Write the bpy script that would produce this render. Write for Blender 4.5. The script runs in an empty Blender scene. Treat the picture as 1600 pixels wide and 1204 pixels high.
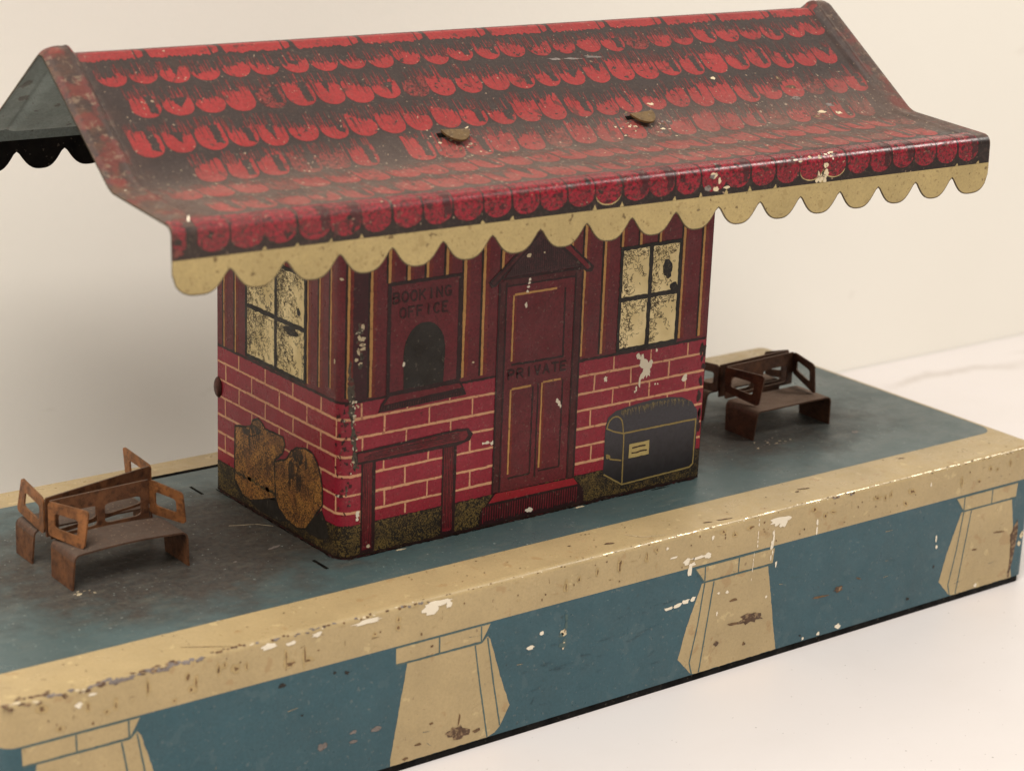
import bpy, bmesh, math, random
import numpy as np
from mathutils import Vector
from mathutils.geometry import tessellate_polygon

random.seed(7)
rnd = random.uniform
SC = bpy.context.scene
COL = SC.collection
MM = 0.001

# ------------------------------------------------------------------ measured sizes (mm)
H, WD, CZ, CT = 39.7, 108.2, 30.35, 13.6          # platform height, depth, cream border height, cream strip on deck
HL = 150.0                                         # half platform length
HX0, HX1, HY0, HY1 = -56.1, 52.7, 27.8, 84.0       # station house footprint
RC = 3.0                                           # house corner radius
BX, BY = (HX0 + HX1) / 2, (HY0 + HY1) / 2
R_HALF, R_X, R_Y = 108.9, -1.45, 54.74             # roof half length, centre
R_YAW = -0.0459

# ------------------------------------------------------------------ materials
def lin(c):
    return tuple(((v / 255) / 12.92 if v / 255 <= .04045 else ((v / 255 + .055) / 1.055) ** 2.4) for v in c)

class Nodes:
    def __init__(s, name):
        s.m = bpy.data.materials.new(name); s.m.use_nodes = True
        s.nt = s.m.node_tree; s.N = s.nt.nodes; s.L = s.nt.links
        s.b = s.N['Principled BSDF']
        s.tc = s.N.new('ShaderNodeTexCoord').outputs['Object']
    def put(s, sock, v):
        if hasattr(v, 'links') or isinstance(v, bpy.types.NodeSocket): s.L.new(v, sock)
        else:
            if sock.type == 'RGBA' and len(v) == 3: v = (*v, 1)
            sock.default_value = v
    def noise(s, size, detail=2., rough=.5, dist=0., stretch=None, vec=None, seed=0.):
        n = s.N.new('ShaderNodeTexNoise'); v = vec if vec is not None else s.tc
        if stretch or seed:
            mp = s.N.new('ShaderNodeMapping'); s.L.new(v, mp.inputs[0]); mp.inputs['Scale'].default_value = stretch or (1, 1, 1)
            mp.inputs['Location'].default_value = (seed, seed * .7, seed * 1.3); v = mp.outputs[0]
        s.L.new(v, n.inputs['Vector'])
        n.inputs['Scale'].default_value = 1000. / size; n.inputs['Detail'].default_value = detail
        n.inputs['Roughness'].default_value = rough; n.inputs['Distortion'].default_value = dist
        return n.outputs['Fac']
    def rng(s, f, a, b, lo=0., hi=1.):
        n = s.N.new('ShaderNodeMapRange'); n.clamp = True
        s.put(n.inputs[0], f)
        for i, v in enumerate((a, b, lo, hi)): n.inputs[i + 1].default_value = v
        return n.outputs[0]
    def math(s, op, a, b=None):
        n = s.N.new('ShaderNodeMath'); n.operation = op; s.put(n.inputs[0], a)
        if b is not None: s.put(n.inputs[1], b)
        return n.outputs[0]
    def mul(s, a, b): return s.math('MULTIPLY', a, b)
    def mix(s, f, a, b):
        n = s.N.new('ShaderNodeMix'); n.data_type = 'RGBA'
        s.put(n.inputs[0], f); s.put(n.inputs[6], a); s.put(n.inputs[7], b)
        return n.outputs[2]
    def xyz(s):
        n = s.N.new('ShaderNodeSeparateXYZ'); s.L.new(s.tc, n.inputs[0]); return n.outputs
    def bump(s, h, dist, strength=1.):
        n = s.N.new('ShaderNodeBump'); n.inputs['Strength'].default_value = strength
        n.inputs['Distance'].default_value = dist * MM; s.put(n.inputs['Height'], h)
        s.L.new(n.outputs[0], s.b.inputs['Normal'])
    def ellipse(s, cx, cy, rx, ry, soft=.5):
        x = s.xyz(); a = s.math('DIVIDE', s.math('SUBTRACT', x[0], cx * MM), rx * MM); b = s.math('DIVIDE', s.math('SUBTRACT', x[1], cy * MM), ry * MM)
        r = s.math('SQRT', s.math('ADD', s.mul(a, a), s.mul(b, b)))
        return s.rng(s.math('ADD', r, s.rng(s.noise(9, 4, .6), .25, .75, -.35, .35)), 1. + soft, 1. - soft)
    def done(s, col, rough=.4, spec=.5, metal=0., coat=0.):
        s.put(s.b.inputs['Base Color'], col); s.put(s.b.inputs['Roughness'], rough)
        s.b.inputs['Specular IOR Level'].default_value = spec; s.put(s.b.inputs['Metallic'], metal)
        s.b.inputs['Coat Weight'].default_value = coat; s.b.inputs['Coat Roughness'].default_value = .25
        return s.m

def paint(name, rgb, rough=.42, var=.16, grain=.14, specks=(), dust=.05, dustcol=(120, 105, 88), spec=.32, bump=.02, coat=0.):
    """printed tin: base ink with mottling, ink grain, flecks and a thin broken dust film"""
    s = Nodes(name); b = lin(rgb)
    c = s.mix(s.rng(s.noise(14, 4, .6), .3, .7), tuple(v * (1 - var) for v in b), tuple(min(1, v * (1 + var)) for v in b))
    c = s.mix(s.mul(s.rng(s.noise(.62, 4, .75), .42, .62), min(1, grain * 1.7)), c, tuple(v * .3 for v in b))
    for i, (rc, size, th, amt) in enumerate(specks):
        f = s.mul(s.rng(s.noise(size, 3, .55, seed=.31 * (i + 1)), th, th + .035), amt)
        c = s.mix(f, c, lin(rc))
    if dust:
        f = s.mul(s.rng(s.noise(5, 5, .65, seed=.9), .35, .75), dust); c = s.mix(f, c, lin(dustcol))
        f = s.mul(s.rng(s.noise(.9, 2, .5, seed=1.9), .66, .72), min(1, dust * 2.2)); c = s.mix(f, c, lin((196, 180, 155)))
    r = s.rng(s.noise(4, 5, .65, seed=.5), .3, .7, rough * .62, min(1, rough * 1.4))
    s.bump(s.noise(1.3, 3, .6), bump)
    return s.done(c, r, spec, 0, coat)

M = {}
def P(key, *a, **k): M[key] = paint(key, *a, **k)
BROWN, PALE, DKBR = (74, 48, 30), (226, 212, 186), (40, 26, 20)
# house inks
P('brick_red', (154, 30, 52), .32, .12, .22, specks=[(DKBR, 2.2, .70, .6)])
P('mortar', (226, 168, 128), .45, .08, .1, specks=[((150, 60, 50), 1.4, .62, .6)])
P('board_maroon', (110, 28, 38), .38, .14, .3, specks=[(DKBR, 2, .72, .5)])
P('board_tint', (126, 40, 30), .4, .15, .35)
P('board_dark', (66, 12, 24), .38, .15, .3)
P('line_yellow', (200, 148, 84), .4, .1, .15, specks=[(BROWN, 1.6, .66, .7)])
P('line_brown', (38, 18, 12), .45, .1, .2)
P('ink_dark', (46, 14, 18), .42, .15, .25)
P('engraving', (84, 70, 44), .42, .3, .3)
P('letter_ink', (60, 20, 24), .42, .2, .4)
P('ink_mid', (84, 28, 32), .42, .15, .35)
P('ink_black', (38, 33, 28), .45, .15, .2, specks=[((110, 95, 60), .7, .69, .5)])
P('window_bar', (30, 24, 20), .45, .1, .2)
P('rail_red', (120, 24, 36), .4, .2, .3)
P('step_red', (160, 26, 40), .38, .1, .15)
P('trunk_line', (156, 134, 78), .45, .1, .1)
P('label_paper', (196, 174, 112), .5, .1, .1)
P('chip_white', (240, 228, 205), .6, .05, 0)
P('chip_pale', (214, 196, 162), .6, .1, 0, specks=[(BROWN, 1.0, .58, .7)])
P('wear_grey', (92, 84, 72), .5, .25, .4, specks=[(PALE, .9, .62, .9), (DKBR, 1.2, .54, .85), ((110, 40, 40), 2., .6, .7)], bump=.15)
P('flake_brown', (98, 74, 56), .6, .25, .3, specks=[((150, 124, 92), 1.2, .54, .8), ((70, 50, 38), 1.4, .6, .7)], bump=.1)
P('flake_grey', (128, 118, 112), .5, .2, .2, specks=[(BROWN, 1.2, .58, .8)], bump=.1)
P('scratch_dark', (124, 94, 62), .6, .3, .3, specks=[((84, 60, 40), 1.2, .55, .7)])
# roof inks
def roof_mat(name, rgb, rough, dustmul=1., grain=.15, rustends=True):
    s = Nodes(name); b = lin(rgb)
    c = s.mix(s.rng(s.noise(12, 4, .6), .3, .7), tuple(v * .84 for v in b), tuple(v * 1.14 for v in b))
    c = s.mix(s.mul(s.rng(s.noise(.66, 4, .75), .42, .62), min(1, grain * 2.2)), c, lin((44, 32, 29)))
    c = s.mix(s.mul(s.rng(s.noise(.7, 3, .7, seed=8.8), .58, .68), .28), c, lin((120, 100, 86)))
    c = s.mix(s.mul(s.rng(s.noise(3.2, 4, .6, seed=.3), .60, .66), .75), c, lin((62, 46, 40)))
    c = s.mix(s.mul(s.rng(s.noise(.9, 2, .5, seed=2.1), .70, .75), .8), c, lin((176, 150, 124)))
    x = s.xyz(); ay = s.math('ABSOLUTE', x[1])
    band = s.mul(s.rng(ay, 24.5 * MM, 34 * MM), s.rng(ay, 60.2 * MM, 57 * MM))       # dust lying on the flat skirt
    d = s.mul(s.mul(band, s.rng(s.noise(7, 5, .65, seed=.8), .2, .7, .35, 1.)), .44 * dustmul)
    c = s.mix(d, c, lin((132, 112, 100)))
    f = s.mul(s.mul(band, s.rng(s.noise(1.1, 3, .6, seed=3.1), .63, .70)), .6 * dustmul); c = s.mix(f, c, lin((190, 168, 142)))
    ax = s.math('ABSOLUTE', x[0])
    if rustends:
        e = s.mul(s.rng(ax, 97 * MM, 103 * MM), s.rng(s.noise(5, 4, .65, seed=1.2), .38, .62))
        c = s.mix(s.mul(e, .6), c, lin((76, 54, 46)))
        e = s.mul(s.rng(ax, 103 * MM, 108.5 * MM), s.rng(s.noise(3, 4, .65, seed=1.7), .45, .6))
        c = s.mix(s.mul(e, .5), c, lin((112, 76, 56)))
        e = s.mul(s.rng(ax, 101 * MM, 103.5 * MM), s.rng(s.noise(7, 4, .6, seed=4.4), .52, .6)); c = s.mix(s.mul(e, .5), c, lin((122, 50, 44)))
        e = s.mul(s.rng(ax, 101 * MM, 103.5 * MM), s.rng(s.noise(2., 4, .7, seed=6.4), .56, .66)); c = s.mix(s.mul(e, .6), c, lin((140, 118, 98)))
    r = s.math('ADD', s.rng(s.noise(5, 4, .6, seed=.5), .3, .7, rough * .8, rough * 1.2), s.mul(band, .22))
    s.bump(s.math('ADD', s.noise(1.6, 4, .6), s.mul(s.noise(5, 2, .5), 1.6)), .05)
    r = s.math('ADD', r, s.rng(s.noise(.8, 3, .65, seed=7.), .5, .7, 0, .28))
    return s.done(c, r, .42)
M['roof_dark'] = roof_mat('roof_dark', (56, 45, 42), .42)
M['roof_red'] = roof_mat('roof_red', (152, 45, 45), .42)
M['roof_red_worn'] = roof_mat('roof_red_worn', (132, 50, 46), .5, 1.2, .5)
M['roof_streak'] = roof_mat('roof_streak', (118, 44, 42), .46, 1., .3)
M['eave_red'] = roof_mat('eave_red', (148, 28, 44), .24, .3, .5, False)
M['eave_black'] = roof_mat('eave_black', (34, 24, 20), .32, .3, .1, False)
M['eave_dark'] = roof_mat('eave_dark', (74, 22, 28), .28, .3, .3, False)
P('underside', (122, 132, 128), .6, .2, .2, specks=[((60, 40, 30), 4, .62, .6)])
P('valance_cream', (180, 158, 108), .45, .12, .12, specks=[((90, 68, 42), 1.8, .655, .75), ((120, 94, 58), 1.0, .63, .5), ((140, 116, 72), 3, .64, .35)])
P('valance_back', (12, 12, 12), .7, .2, .2, spec=.1)
P('edge_tin', (92, 78, 56), .5, .2, .2)
# platform inks
P('cream', (182, 159, 116), .36, .09, .08, specks=[((110, 84, 56), 2.3, .715, .55), ((140, 108, 70), 1.0, .69, .5), ((160, 124, 80), 6, .64, .4), ((226, 204, 150), 4, .66, .3)], spec=.45)
P('blue', (58, 90, 99), .38, .09, .12, specks=[((56, 68, 70), 2.5, .69, .5), ((150, 165, 160), .9, .73, .5), ((74, 98, 104), 5, .62, .5)])
P('blue_line', (78, 100, 98), .45, .08, .1)
s_ = Nodes('tin_glint'); M['tin_glint'] = s_.done(s_.mix(s_.rng(s_.noise(1.2, 4, .7), .4, .65), lin((214, 202, 172)), lin((150, 132, 104))), s_.rng(s_.noise(.9, 3, .6), .3, .7, .2, .45), .5, .55)  # shiny tin colour for the highlight painted along the fold
P('stain', (188, 162, 114), .5, .1, .15)
P('blue_scuff', (66, 90, 98), .5, .1, .2)
P('rim_black', (5, 5, 5), .6, .1, .1, spec=.12)
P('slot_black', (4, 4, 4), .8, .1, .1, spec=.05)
P('wall_base', (100, 26, 34), .4, .1, .2)

def deck_mat():
    s = Nodes('deck_blue'); b = lin((76, 94, 94))
    c = s.mix(s.rng(s.noise(25, 4, .6), .3, .7), tuple(v * .86 for v in b), tuple(v * 1.12 for v in b))
    c = s.mix(s.mul(s.rng(s.noise(.8, 3, .6), .4, .7), .3), c, lin((60, 84, 88)))
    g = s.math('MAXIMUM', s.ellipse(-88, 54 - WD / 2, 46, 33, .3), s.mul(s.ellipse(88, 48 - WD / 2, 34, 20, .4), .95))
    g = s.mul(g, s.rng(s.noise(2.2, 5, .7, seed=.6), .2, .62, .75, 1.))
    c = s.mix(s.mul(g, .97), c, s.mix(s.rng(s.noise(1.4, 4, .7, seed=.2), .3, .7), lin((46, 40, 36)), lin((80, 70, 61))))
    f = s.rng(s.noise(7, 4, .6, stretch=(1, 3, 1), seed=.44), .52, .72)
    c = s.mix(s.mul(f, .14), c, lin((140, 134, 116)))
    f = s.mul(s.rng(s.noise(.9, 3, .6, seed=1.3), .67, .71), .6); c = s.mix(f, c, lin((176, 184, 176)))
    f = s.mul(s.rng(s.noise(.8, 2, .5, seed=2.3), .70, .74), .8); c = s.mix(f, c, lin((70, 60, 48)))
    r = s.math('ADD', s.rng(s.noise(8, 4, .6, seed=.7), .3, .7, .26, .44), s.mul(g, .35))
    s.bump(s.noise(1.5, 4, .6), .04)
    return s.done(c, r, .5)
M['deck'] = deck_mat()

def stipple(name, ground, dots, size, th, extra=None, dist=1.5):
    s = Nodes(name)
    f = s.rng(s.math('ADD', s.noise(size, 2, .5, dist), s.rng(s.noise(size * 6, 2, .5, seed=.4), .3, .7, -.06, .06)), th, th + .05)
    c = s.mix(f, lin(ground), lin(dots))
    if extra:
        c = s.mix(s.mul(s.rng(s.noise(size * 7, 2, .5, seed=.8), .5, .62), .75), c, s.mix(f, lin(ground), lin(extra)))
    s.bump(s.noise(1.3, 3, .6), .02)
    return s.done(c, .42, .4)
M['grass'] = stipple('grass_print', (30, 22, 15), (112, 90, 46), .8, .51, (80, 62, 36), 2.4)
M['sack'] = stipple('sack_print', (78, 48, 26), (186, 130, 62), .72, .495, (146, 92, 48), 2.4)
M['sack_dark'] = stipple('sack_dark', (44, 30, 20), (104, 66, 30), .8, .55)
M['canopy_dark'] = stipple('canopy_print', (50, 18, 22), (74, 28, 32), .7, .5)

def pane_mat(name, lo, hi, dark):
    s = Nodes(name)
    base = s.mix(s.rng(s.noise(9, 3, .5), .3, .7), lin((200, 178, 122)), lin((240, 220, 168)))
    mp = s.N.new('ShaderNodeMapping'); s.L.new(s.tc, mp.inputs[0]); mp.inputs['Rotation'].default_value = (.6, .6, 0); mp.inputs['Scale'].default_value = (1.9, 1.9, .7)
    dg = s.noise(6.5, 3, .55, .5, vec=mp.outputs[0])                                   # slanting engraved shading
    dens = s.rng(dg, .36, .66, lo, hi)
    n = s.math('ABSOLUTE', s.math('SUBTRACT', s.noise(1.9, 2, .5, 1.8), .5))
    f = s.rng(s.math('SUBTRACT', n, dens), .012, -.012)
    f = s.math('MAXIMUM', s.mul(f, .88), s.mul(s.rng(dg, .66, .72), dark))
    c = s.mix(f, base, lin((54, 46, 32)))
    return s.done(c, s.rng(f, 0, 1, .33, .5), .5, s.rng(f, 0, 1, .35, 0.))
M['pane_dense'] = pane_mat('pane_dense', -.03, .06, .7)
M['pane'] = pane_mat('pane_gold', -.06, .012, .2)

def trunk_mat():
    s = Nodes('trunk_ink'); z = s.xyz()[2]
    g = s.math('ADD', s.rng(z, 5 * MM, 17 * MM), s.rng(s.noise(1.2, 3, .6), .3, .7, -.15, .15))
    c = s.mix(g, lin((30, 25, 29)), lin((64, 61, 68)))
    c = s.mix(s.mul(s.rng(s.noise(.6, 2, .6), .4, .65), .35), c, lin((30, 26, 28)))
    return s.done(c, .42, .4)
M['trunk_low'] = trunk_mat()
def rust(name, a, b, dustcol, dust, rough=.55, metal=.25):
    s = Nodes(name)
    c = s.mix(s.rng(s.noise(5, 5, .65), .3, .7), lin(a), lin(b))
    c = s.mix(s.mul(s.rng(s.noise(1.9, 5, .7, seed=.4), .46, .66), .75), c, lin((54, 34, 24)))
    n = s.N.new('ShaderNodeNewGeometry'); sp = s.N.new('ShaderNodeSeparateXYZ'); s.L.new(n.outputs['Normal'], sp.inputs[0])
    up = s.rng(sp.outputs[2], .55, .95)
    c = s.mix(s.mul(up, s.rng(s.noise(3.2, 5, .75, seed=3.7), .5, .66)), c, lin((52, 42, 36)))                       # dust that has settled on flat tops
    c = s.mix(s.mul(s.mul(up, s.rng(s.noise(2.4, 5, .7, seed=.7), .15, .6, .5, 1.)), dust), c, lin(dustcol))
    c = s.mix(s.mul(s.mul(up, s.rng(s.noise(.7, 2, .5, seed=1.7), .66, .72)), .7), c, lin((170, 150, 124)))
    s.bump(s.noise(1.1, 4, .65), .12)
    return s.done(c, s.math('ADD', s.rng(s.noise(4, 3, .6), .3, .7, rough * .8, rough * 1.1), s.mul(up, .25)), .4, metal)
M['bench_rust'] = rust('bench_rust', (92, 60, 42), (134, 88, 56), (112, 94, 80), .9)
M['bench_seat'] = rust('bench_seat', (84, 58, 44), (108, 76, 56), (98, 84, 74), .9)
M['bench_arm'] = rust('bench_arm', (118, 76, 46), (166, 108, 62), (130, 98, 70), .5)
M['bench_dark'] = rust('bench_dark', (70, 47, 35), (108, 72, 50), (132, 110, 94), .9)
M['bronze'] = rust('bronze_tab', (104, 82, 50), (136, 110, 70), (128, 106, 80), .6, .5, .5)
M['knob'] = rust('tab_brown', (70, 40, 34), (100, 56, 46), (100, 70, 60), .5, .4, .4)

def table_mat():
    s = Nodes('tabletop_white'); x = s.xyz()
    c = s.mix(s.rng(s.noise(160, 4, .5), .3, .7), lin((221, 214, 211)), lin((227, 221, 218)))
    wob = s.rng(s.noise(60, 4, .6, seed=.2), .2, .8, -13, 13)
    for y0, wd, x0, x1, a in ((146, 4.5, 245, 330, .34), (156, 2.5, 320, 420, .30), (120, 3, 420, 520, .2)):
        d = s.math('ABSOLUTE', s.math('SUBTRACT', x[1], s.mul(s.math('ADD', wob, y0), MM)))
        f = s.mul(s.rng(d, wd * MM, 0), s.mul(s.rng(x[0], x0 * MM, (x0 + 18) * MM), s.rng(x[0], x1 * MM, (x1 - 30) * MM)))
        c = s.mix(s.mul(f, a), c, lin((150, 134, 112)))
    f = s.rng(s.noise(1.1, 1, .4, seed=5.), .765, .80); c = s.mix(s.mul(f, .55), c, lin((130, 120, 110)))
    f = s.rng(s.noise(45, 5, .7, seed=6.), .5, .75); c = s.mix(s.mul(f, .10), c, lin((196, 186, 176)))
    return s.done(c, .4, .35)
M['table'] = table_mat()
def wall_mat():
    s = Nodes('backdrop_paint')
    c = s.mix(s.rng(s.noise(220, 4, .55), .3, .7), lin((242, 237, 226)), lin((247, 242, 232)))
    f = s.rng(s.noise(10, 3, .5, stretch=(.5, 1, 1.2), seed=3.), .71, .8); c = s.mix(s.mul(f, .12), c, lin((170, 150, 130)))
    s.bump(s.noise(2.2, 3, .6), .12, .5)
    return s.done(c, .6, .3)
M['wall'] = wall_mat()

# ------------------------------------------------------------------ objects
def thing(name, label, cat, loc, group=None):
    o = bpy.data.objects.new(name, None); COL.objects.link(o)
    o.empty_display_size = .02; o.location = [v * MM for v in loc]; o['label'] = label; o['category'] = cat
    if group: o['group'] = group
    return o

def root_of(o):
    while o.parent: o = o.parent
    return o

def mesh_obj(name, verts, faces, mats, fmat, parent=None, normals=None, smooth=False, label=None):
    """verts in world mm; stored relative to the thing's base"""
    off = Vector((0, 0, 0)) if parent is None else Vector(root_of(parent).location) / MM
    me = bpy.data.meshes.new(name)
    me.from_pydata([tuple((Vector(v) - off) * MM) for v in verts], [], faces)
    for m in mats: me.materials.append(M[m])
    me.polygons.foreach_set('material_index', fmat if len(fmat) else [0] * len(faces))
    me.polygons.foreach_set('use_smooth', [bool(smooth or normals is not None)] * len(faces))
    me.validate()
    if normals is not None and len(me.vertices) == len(normals):
        me.normals_split_custom_set_from_vertices([tuple(n) for n in normals])
    me.update()
    o = bpy.data.objects.new(name, me); COL.objects.link(o)
    if parent: o.parent = parent
    if label: o['label'] = label
    return o

def from_bm(name, bm, mats, parent=None, smooth=False, auto=None, label=None):
    vs = [v.co.copy() for v in bm.verts]; bm.verts.index_update()
    fs = [[v.index for v in f.verts] for f in bm.faces]; fm = [f.material_index for f in bm.faces]
    bm.free()
    o = mesh_obj(name, vs, fs, mats, fm, parent, None, smooth, label)
    if auto: o.data.set_sharp_from_angle(angle=math.radians(auto))
    return o

# ---- printed sheets: flat outlines in (u, v) mm, laid on a curved surface
LAYER = .016
def rough_line(pts, step=.7, amp=.06, closed=True):
    out = []; n = len(pts)
    for i in range(n if closed else n - 1):
        a, b = pts[i], pts[(i + 1) % n]; d = math.hypot(b[0] - a[0], b[1] - a[1])
        if d < 1e-6: continue
        k = max(1, int(d / step)); nx, ny = -(b[1] - a[1]) / d, (b[0] - a[0]) / d
        for j in range(k):
            t = j / k; e = rnd(-amp, amp)
            out.append((a[0] + (b[0] - a[0]) * t + nx * e, a[1] + (b[1] - a[1]) * t + ny * e))
    if not closed: out.append(pts[-1])
    return out

class Sheet:
    def __init__(s): s.items = []; s.n = 0
    def poly(s, pts, mat, layer=1, amp=.06, step=.8):
        s.n += 1
        if amp: pts = rough_line(pts, step, amp)
        s.items.append((pts, mat, layer * LAYER + (s.n % 7) * .0016))
    def rect(s, u0, v0, u1, v1, mat, layer=1, amp=.06): s.poly([(u0, v0), (u1, v0), (u1, v1), (u0, v1)], mat, layer, amp)
    def line(s, a, b, w, mat, layer=2, amp=.05, w2=None):
        d = math.hypot(b[0] - a[0], b[1] - a[1])
        if d < 1e-4: return
        nx, ny = -(b[1] - a[1]) / d * .5, (b[0] - a[0]) / d * .5; w2 = w if w2 is None else w2
        s.poly([(a[0] - nx * w, a[1] - ny * w), (b[0] - nx * w2, b[1] - ny * w2), (b[0] + nx * w2, b[1] + ny * w2), (a[0] + nx * w, a[1] + ny * w)], mat, layer, amp)
    def path(s, pts, w, mat, layer=2, amp=.05):
        for a, b in zip(pts, pts[1:]):
            d = math.hypot(b[0] - a[0], b[1] - a[1]) or 1; e = w * .35
            ex, ey = (b[0] - a[0]) / d * e, (b[1] - a[1]) / d * e
            s.line((a[0] - ex, a[1] - ey), (b[0] + ex, b[1] + ey), w, mat, layer, amp)
    def blob(s, u, v, ru, rv, mat, layer=4, rot=0., jag=.3, n=None):
        n = n or max(7, int(9 + (ru + rv) * 2)); c, q = math.cos(rot), math.sin(rot); pts = []
        for i in range(n):
            a = 2 * math.pi * i / n; k = 1 + rnd(-jag, jag); x, y = ru * k * math.cos(a), rv * k * math.sin(a)
            pts.append((u + c * x - q * y, v + q * x + c * y))
        s.poly(pts, mat, layer, 0)
    def build(s, name, fmap, parent, ub=(), vb=(), label=None):
        bm = bmesh.new(); mats = []
        for pts, mat, off in s.items:
            if mat not in mats: mats.append(mat)
            ar = sum(p[0] * q[1] - q[0] * p[1] for p, q in zip(pts, pts[1:] + pts[:1]))
            if ar < 0: pts = pts[::-1]
            tris = tessellate_polygon([[Vector((p[0], p[1], 0)) for p in pts]])
            vs = [bm.verts.new((p[0], p[1], off)) for p in pts]
            for t in tris:
                a, b, c = (pts[i] for i in t)
                cr = (b[0] - a[0]) * (c[1] - a[1]) - (b[1] - a[1]) * (c[0] - a[0])
                if abs(cr) < 1e-7: continue
                if cr < 0: t = (t[0], t[2], t[1])
                try: f = bm.faces.new([vs[i] for i in t]); f.material_index = mats.index(mat)
                except ValueError: pass
        for ax, br in ((0, ub), (1, vb)):
            if not br: continue
            lo = min(v.co[ax] for v in bm.verts); hi = max(v.co[ax] for v in bm.verts)
            no = (1, 0, 0) if ax == 0 else (0, 1, 0)
            for b in br:
                if lo + .01 < b < hi - .01:
                    bmesh.ops.bisect_plane(bm, geom=bm.verts[:] + bm.edges[:] + bm.faces[:], plane_co=(b, 0, 0) if ax == 0 else (0, b, 0), plane_no=no, dist=1e-5)
        loose = [v for v in bm.verts if not v.link_faces]
        bmesh.ops.delete(bm, geom=loose, context='VERTS')
        bm.verts.index_update(); vs, ns = [], []
        for v in bm.verts:
            p, n = fmap(v.co.x, v.co.y, v.co.z); vs.append(p); ns.append(n)
        fs, fm = [], []
        for f in bm.faces:
            ids = [v.index for v in f.verts]
            a, b, c = (Vector(vs[i]) for i in ids[:3])
            if (b - a).cross(c - a).dot(Vector(ns[ids[0]])) < 0: ids.reverse()
            fs.append(ids); fm.append(f.material_index)
        bm.free()
        return mesh_obj(name, vs, fs, mats, fm, parent, ns, True, label)

# ------------------------------------------------------------------ setting
mesh_obj('tabletop', [(-900, -900, 0), (1200, -900, 0), (1200, 168, 0), (-900, 168, 0)], [(0, 1, 2, 3)], ['table'], [])['kind'] = 'structure'
mesh_obj('backdrop_wall', [(-900, 168.3, -.5), (1200, 168.3, -.5), (1200, 168.3, 900), (-900, 168.3, 900)], [(0, 1, 2, 3)], ['wall'], [])['kind'] = 'structure'

# ------------------------------------------------------------------ platform
plat = thing('station_platform', 'blue and cream tin toy station platform with stone piers printed along its front', 'toy platform', (0, WD / 2, 0))
def rrect(hx, y0, y1, r, n=6):
    out = []
    for cx, cy, a0 in ((hx - r, y0 + r, -90), (hx - r, y1 - r, 0), (-hx + r, y1 - r, 90), (-hx + r, y0 + r, 180)):
        for i in range(n + 1):
            a = math.radians(a0 + 90 * i / n); out.append((cx + r * math.cos(a), cy + r * math.sin(a)))
    return out
def loft(levels, cap_top=None, cap_bot=None):
    """levels: (inset, z, material index of the band above)"""
    vs, fs, fm = [], [], []
    for (ins, z, _) in levels:
        vs += [(x, y, z) for x, y in rrect(HL - ins, ins, WD - ins, max(.4, 3.2 - ins))]
    n = 28
    for k in range(len(levels) - 1):
        for i in range(n):
            j = (i + 1) % n; fs.append((k * n + i, k * n + j, (k + 1) * n + j, (k + 1) * n + i)); fm.append(levels[k][2])
    if cap_top is not None: fs.append(tuple(range((len(levels) - 1) * n, len(levels) * n))); fm.append(cap_top)
    if cap_bot is not None: fs.append(tuple(reversed(range(n)))); fm.append(cap_bot)
    return vs, fs, fm
FR = 1.3                                              # radius of the folded front edge
lv = [(0, 2.0, 1), (0, CZ, 0)] + [(FR * (1 - math.cos(a)), H - FR + FR * math.sin(a), 0) for a in [math.radians(x) for x in (0, 15, 30, 45, 60, 75, 90)]]
vs, fs, fm = loft(lv, 0, None)
body = mesh_obj('platform_body', vs, fs, ['cream', 'blue'], fm, plat, None, True); body.data.set_sharp_from_angle(angle=math.radians(40))
vs, fs, fm = loft([(.5, 0.02, 0), (.5, 2.6, 0)], None, 0)
mesh_obj('base_rim', vs, fs, ['rim_black'], fm, plat)

def deck_map(u, v, off): return (u, v, H + off), (0, 0, 1)
sh = Sheet()
pts = [(-148.7, CT), (143, CT)] + [(148.0 - 5 + 5 * math.sin(a), CT + 5 - 5 * math.cos(a)) for a in (.3, .7, 1.1, 1.5)] + [(148., 97.8), (-148.7, 97.8)]
sh.poly(pts, 'deck', 1, .05, 2.)
gr = sh
def foot_shade_run(a, b, nx, ny):  # dark marks along the wall foot, contact shadow put into the deck colour
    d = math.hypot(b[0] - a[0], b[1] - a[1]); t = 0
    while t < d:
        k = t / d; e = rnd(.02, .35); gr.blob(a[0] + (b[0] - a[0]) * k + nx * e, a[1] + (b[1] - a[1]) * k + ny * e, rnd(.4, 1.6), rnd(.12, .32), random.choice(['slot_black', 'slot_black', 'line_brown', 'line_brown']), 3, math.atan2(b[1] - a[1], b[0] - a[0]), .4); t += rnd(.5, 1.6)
foot_shade_run((HX0 + 3, HY0), (HX1 - 2, HY0), 0, -1); foot_shade_run((HX0, HY0 + 3), (HX0, HY1 - 2), -1, 0)
for a in ((-40.5, 26.6, 1.4, .35), (12.2, 26.9, 1.5, .4), (38, 26.8, 3., .3)): gr.blob(*a, 'chip_pale' if a[0] < 20 else 'slot_black', 4)
gr.path([(-66, 60), (-60, 57.5), (-57.4, 54.6)], .22, 'chip_pale', 4)
for i in range(26): gr.blob(82.5 + rnd(-2, 12), 40.2 + rnd(-4, 2), rnd(.1, .5), rnd(.1, .35), random.choice(['chip_pale', 'flake_grey']), 4, rnd(0, 3))
for i in range(10): gr.blob(-112.5 + rnd(-2, 3), 42 + rnd(-1.5, 1), rnd(.15, .6), rnd(.15, .4), random.choice(['chip_pale', 'flake_brown', 'scratch_dark']), 4, rnd(0, 3))
for a in ((113.5, 33, .9, .7), (118, 36, .3, .3), (-64, 43, 1.6, .5), (-76, 40, .4, .3), (-128, 60, .5, .4)): gr.blob(*a, 'flake_grey', 4, .3, .5)
sh.build('deck', deck_map, plat)
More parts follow.
